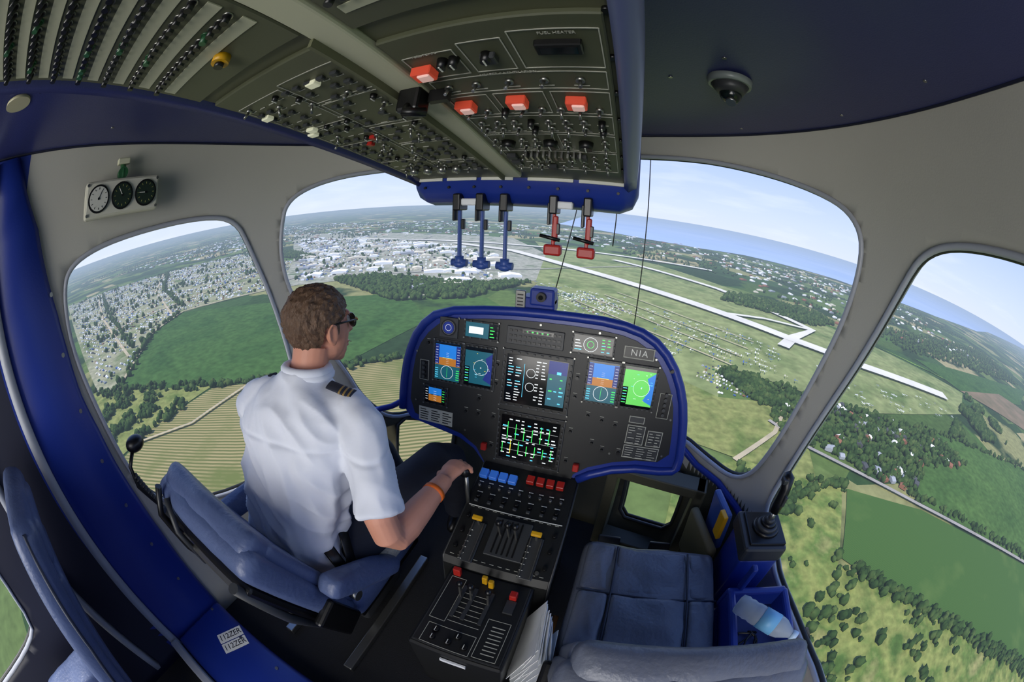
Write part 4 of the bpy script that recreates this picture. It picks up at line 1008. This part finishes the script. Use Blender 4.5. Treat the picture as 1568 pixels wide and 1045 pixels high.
P_+=inpoly(260,[(230,760),(330,740),(380,620),(300,620)])
P_+=along([(320,235),(390,180),(560,40),(790,-160)],4,6)+along([(250,330),(340,390),(400,378)],4,6)+along([(300,200),(250,60),(300,-100)],6,12)
P_+=inpoly(130,[(200,440),(340,390),(390,380),(320,230),(390,180),(700,-160),(300,-300),(60,100),(100,350)],45)
P_+=along([(-700,290),(-620,350),(-480,500),(-400,590)],6,6)+along([(-1040,40),(-960,100),(-820,200),(-700,290)],6,14)
P_+=inpoly(260,[(-1000,60),(-900,110),(-680,260),(-650,60),(-700,-100)],60)
P_+=along([(570,350),(940,90),(1400,-200)],9,6)+along([(60,500),(0,560)],6,4)
P_+=along([(850,580),(1410,360)],10,8)
P_+=[(x+random.gauss(0,5),y+random.gauss(0,5)) for x,y in P_]
trees('near_trees',P_,2.2,6.5,bv2,bf2)
Q=inpoly(1300,[(-1150,1150),(-680,950),(-470,1080),(-350,1400),(-600,1260),(-1000,1300)])
Q+=inpoly(900,[(420,1560),(810,1380),(1020,1500),(1020,1710),(500,1750)])+inpoly(1600,[(1410,1330),(3410,1330),(3800,2200),(1300,1700)])
Q+=inpoly(900,[(950,560),(1500,880),(1480,500)],120)
Q+=inpoly(1300,[(-3300,2000),(-1940,1620),(-1900,1750),(-3300,2300)])+inpoly(500,camp,130)+inpoly(200,ex,130)
Q+=along([(-1510,540),(-1370,360),(-960,100)],14,7)+along([(-1600,600),(-2400,760),(-3400,1150)],14,10)+along([(-1300,240),(-2200,300),(-3600,450)],18,9)
Q+=inpoly(4500,[(-7000,500),(-3200,1900),(-1900,3200),(-600,3200),(1000,1800),(3500,1800),(4300,3500),(-500,4700),(-9000,6000)],420)
trees('distant_trees',Q,5,11,bv1,bf1)
# ------------------------------------------------------------------ light
w=bpy.data.worlds.new('sky'); scene.world=w; w.use_nodes=True; nt=w.node_tree; N=nt.nodes;L=nt.links
bg=N['Background']; tc=N.new('ShaderNodeTexCoord'); sp=N.new('ShaderNodeSeparateXYZ'); L.new(tc.outputs['Generated'],sp.inputs[0])
r=N.new('ShaderNodeValToRGB'); L.new(sp.outputs[2],r.inputs[0]); e=r.color_ramp.elements
e[0].position=0; e[0].color=lin((198,208,228)); e[1].position=1; e[1].color=lin((76,114,196))
x=e.new(.05); x.color=lin((190,204,236)); x=e.new(.2); x.color=lin((158,182,233)); x=e.new(.5); x.color=lin((112,148,214))
n=N.new('ShaderNodeTexNoise'); n.inputs['Scale'].default_value=5; n.inputs['Detail'].default_value=7
mp=N.new('ShaderNodeMapping'); mp.inputs['Scale'].default_value=(1,1,6); L.new(tc.outputs['Generated'],mp.inputs[0]); L.new(mp.outputs[0],n.inputs['Vector'])
r2=N.new('ShaderNodeValToRGB'); L.new(n.outputs[0],r2.inputs[0]); r2.color_ramp.elements[0].position=.5; r2.color_ramp.elements[1].position=.8; r2.color_ramp.elements[1].color=(.25,.25,.25,1)
mx=N.new('ShaderNodeMix'); mx.data_type='RGBA'; L.new(r2.outputs[0],mx.inputs[0]); L.new(r.outputs[0],mx.inputs[6]); mx.inputs[7].default_value=lin((240,243,248)); L.new(mx.outputs[2],bg.inputs[0]); bg.inputs[1].default_value=1.08
sd=bpy.data.lights.new('sun','SUN'); sd.energy=3.6; sd.angle=.02; sd.color=(1,.95,.86); so_=bpy.data.objects.new('sun',sd); scene.collection.objects.link(so_)
so_.rotation_euler=V((.35,.55,-.95)).to_track_quat('-Z','Y').to_euler()
def area(name,loc,size,energy,rot=(0,0,0),col=(1,.98,.94)):
    a=bpy.data.lights.new(name,'AREA'); a.shape='RECTANGLE'; a.size=size[0]; a.size_y=size[1]; a.energy=energy; a.color=col
    o=bpy.data.objects.new(name,a); scene.collection.objects.link(o); o.location=loc; o.rotation_euler=rot
area('cabin_overhead_fill',(0,-1.5,1.93),(1.4,1.2),16,(math.radians(35),0,0))  # fill light added below the ceiling to brighten the dark interior, no fixture modelled
area('cabin_rear_fill',(0,-2.7,1.25),(2.0,1.2),38,(math.radians(95),0,0))  # unseen soft fill added behind the camera, facing forward to lift the cockpit
scene.view_settings.view_transform='Standard'; scene.view_settings.look='None'; scene.view_settings.exposure=0.35
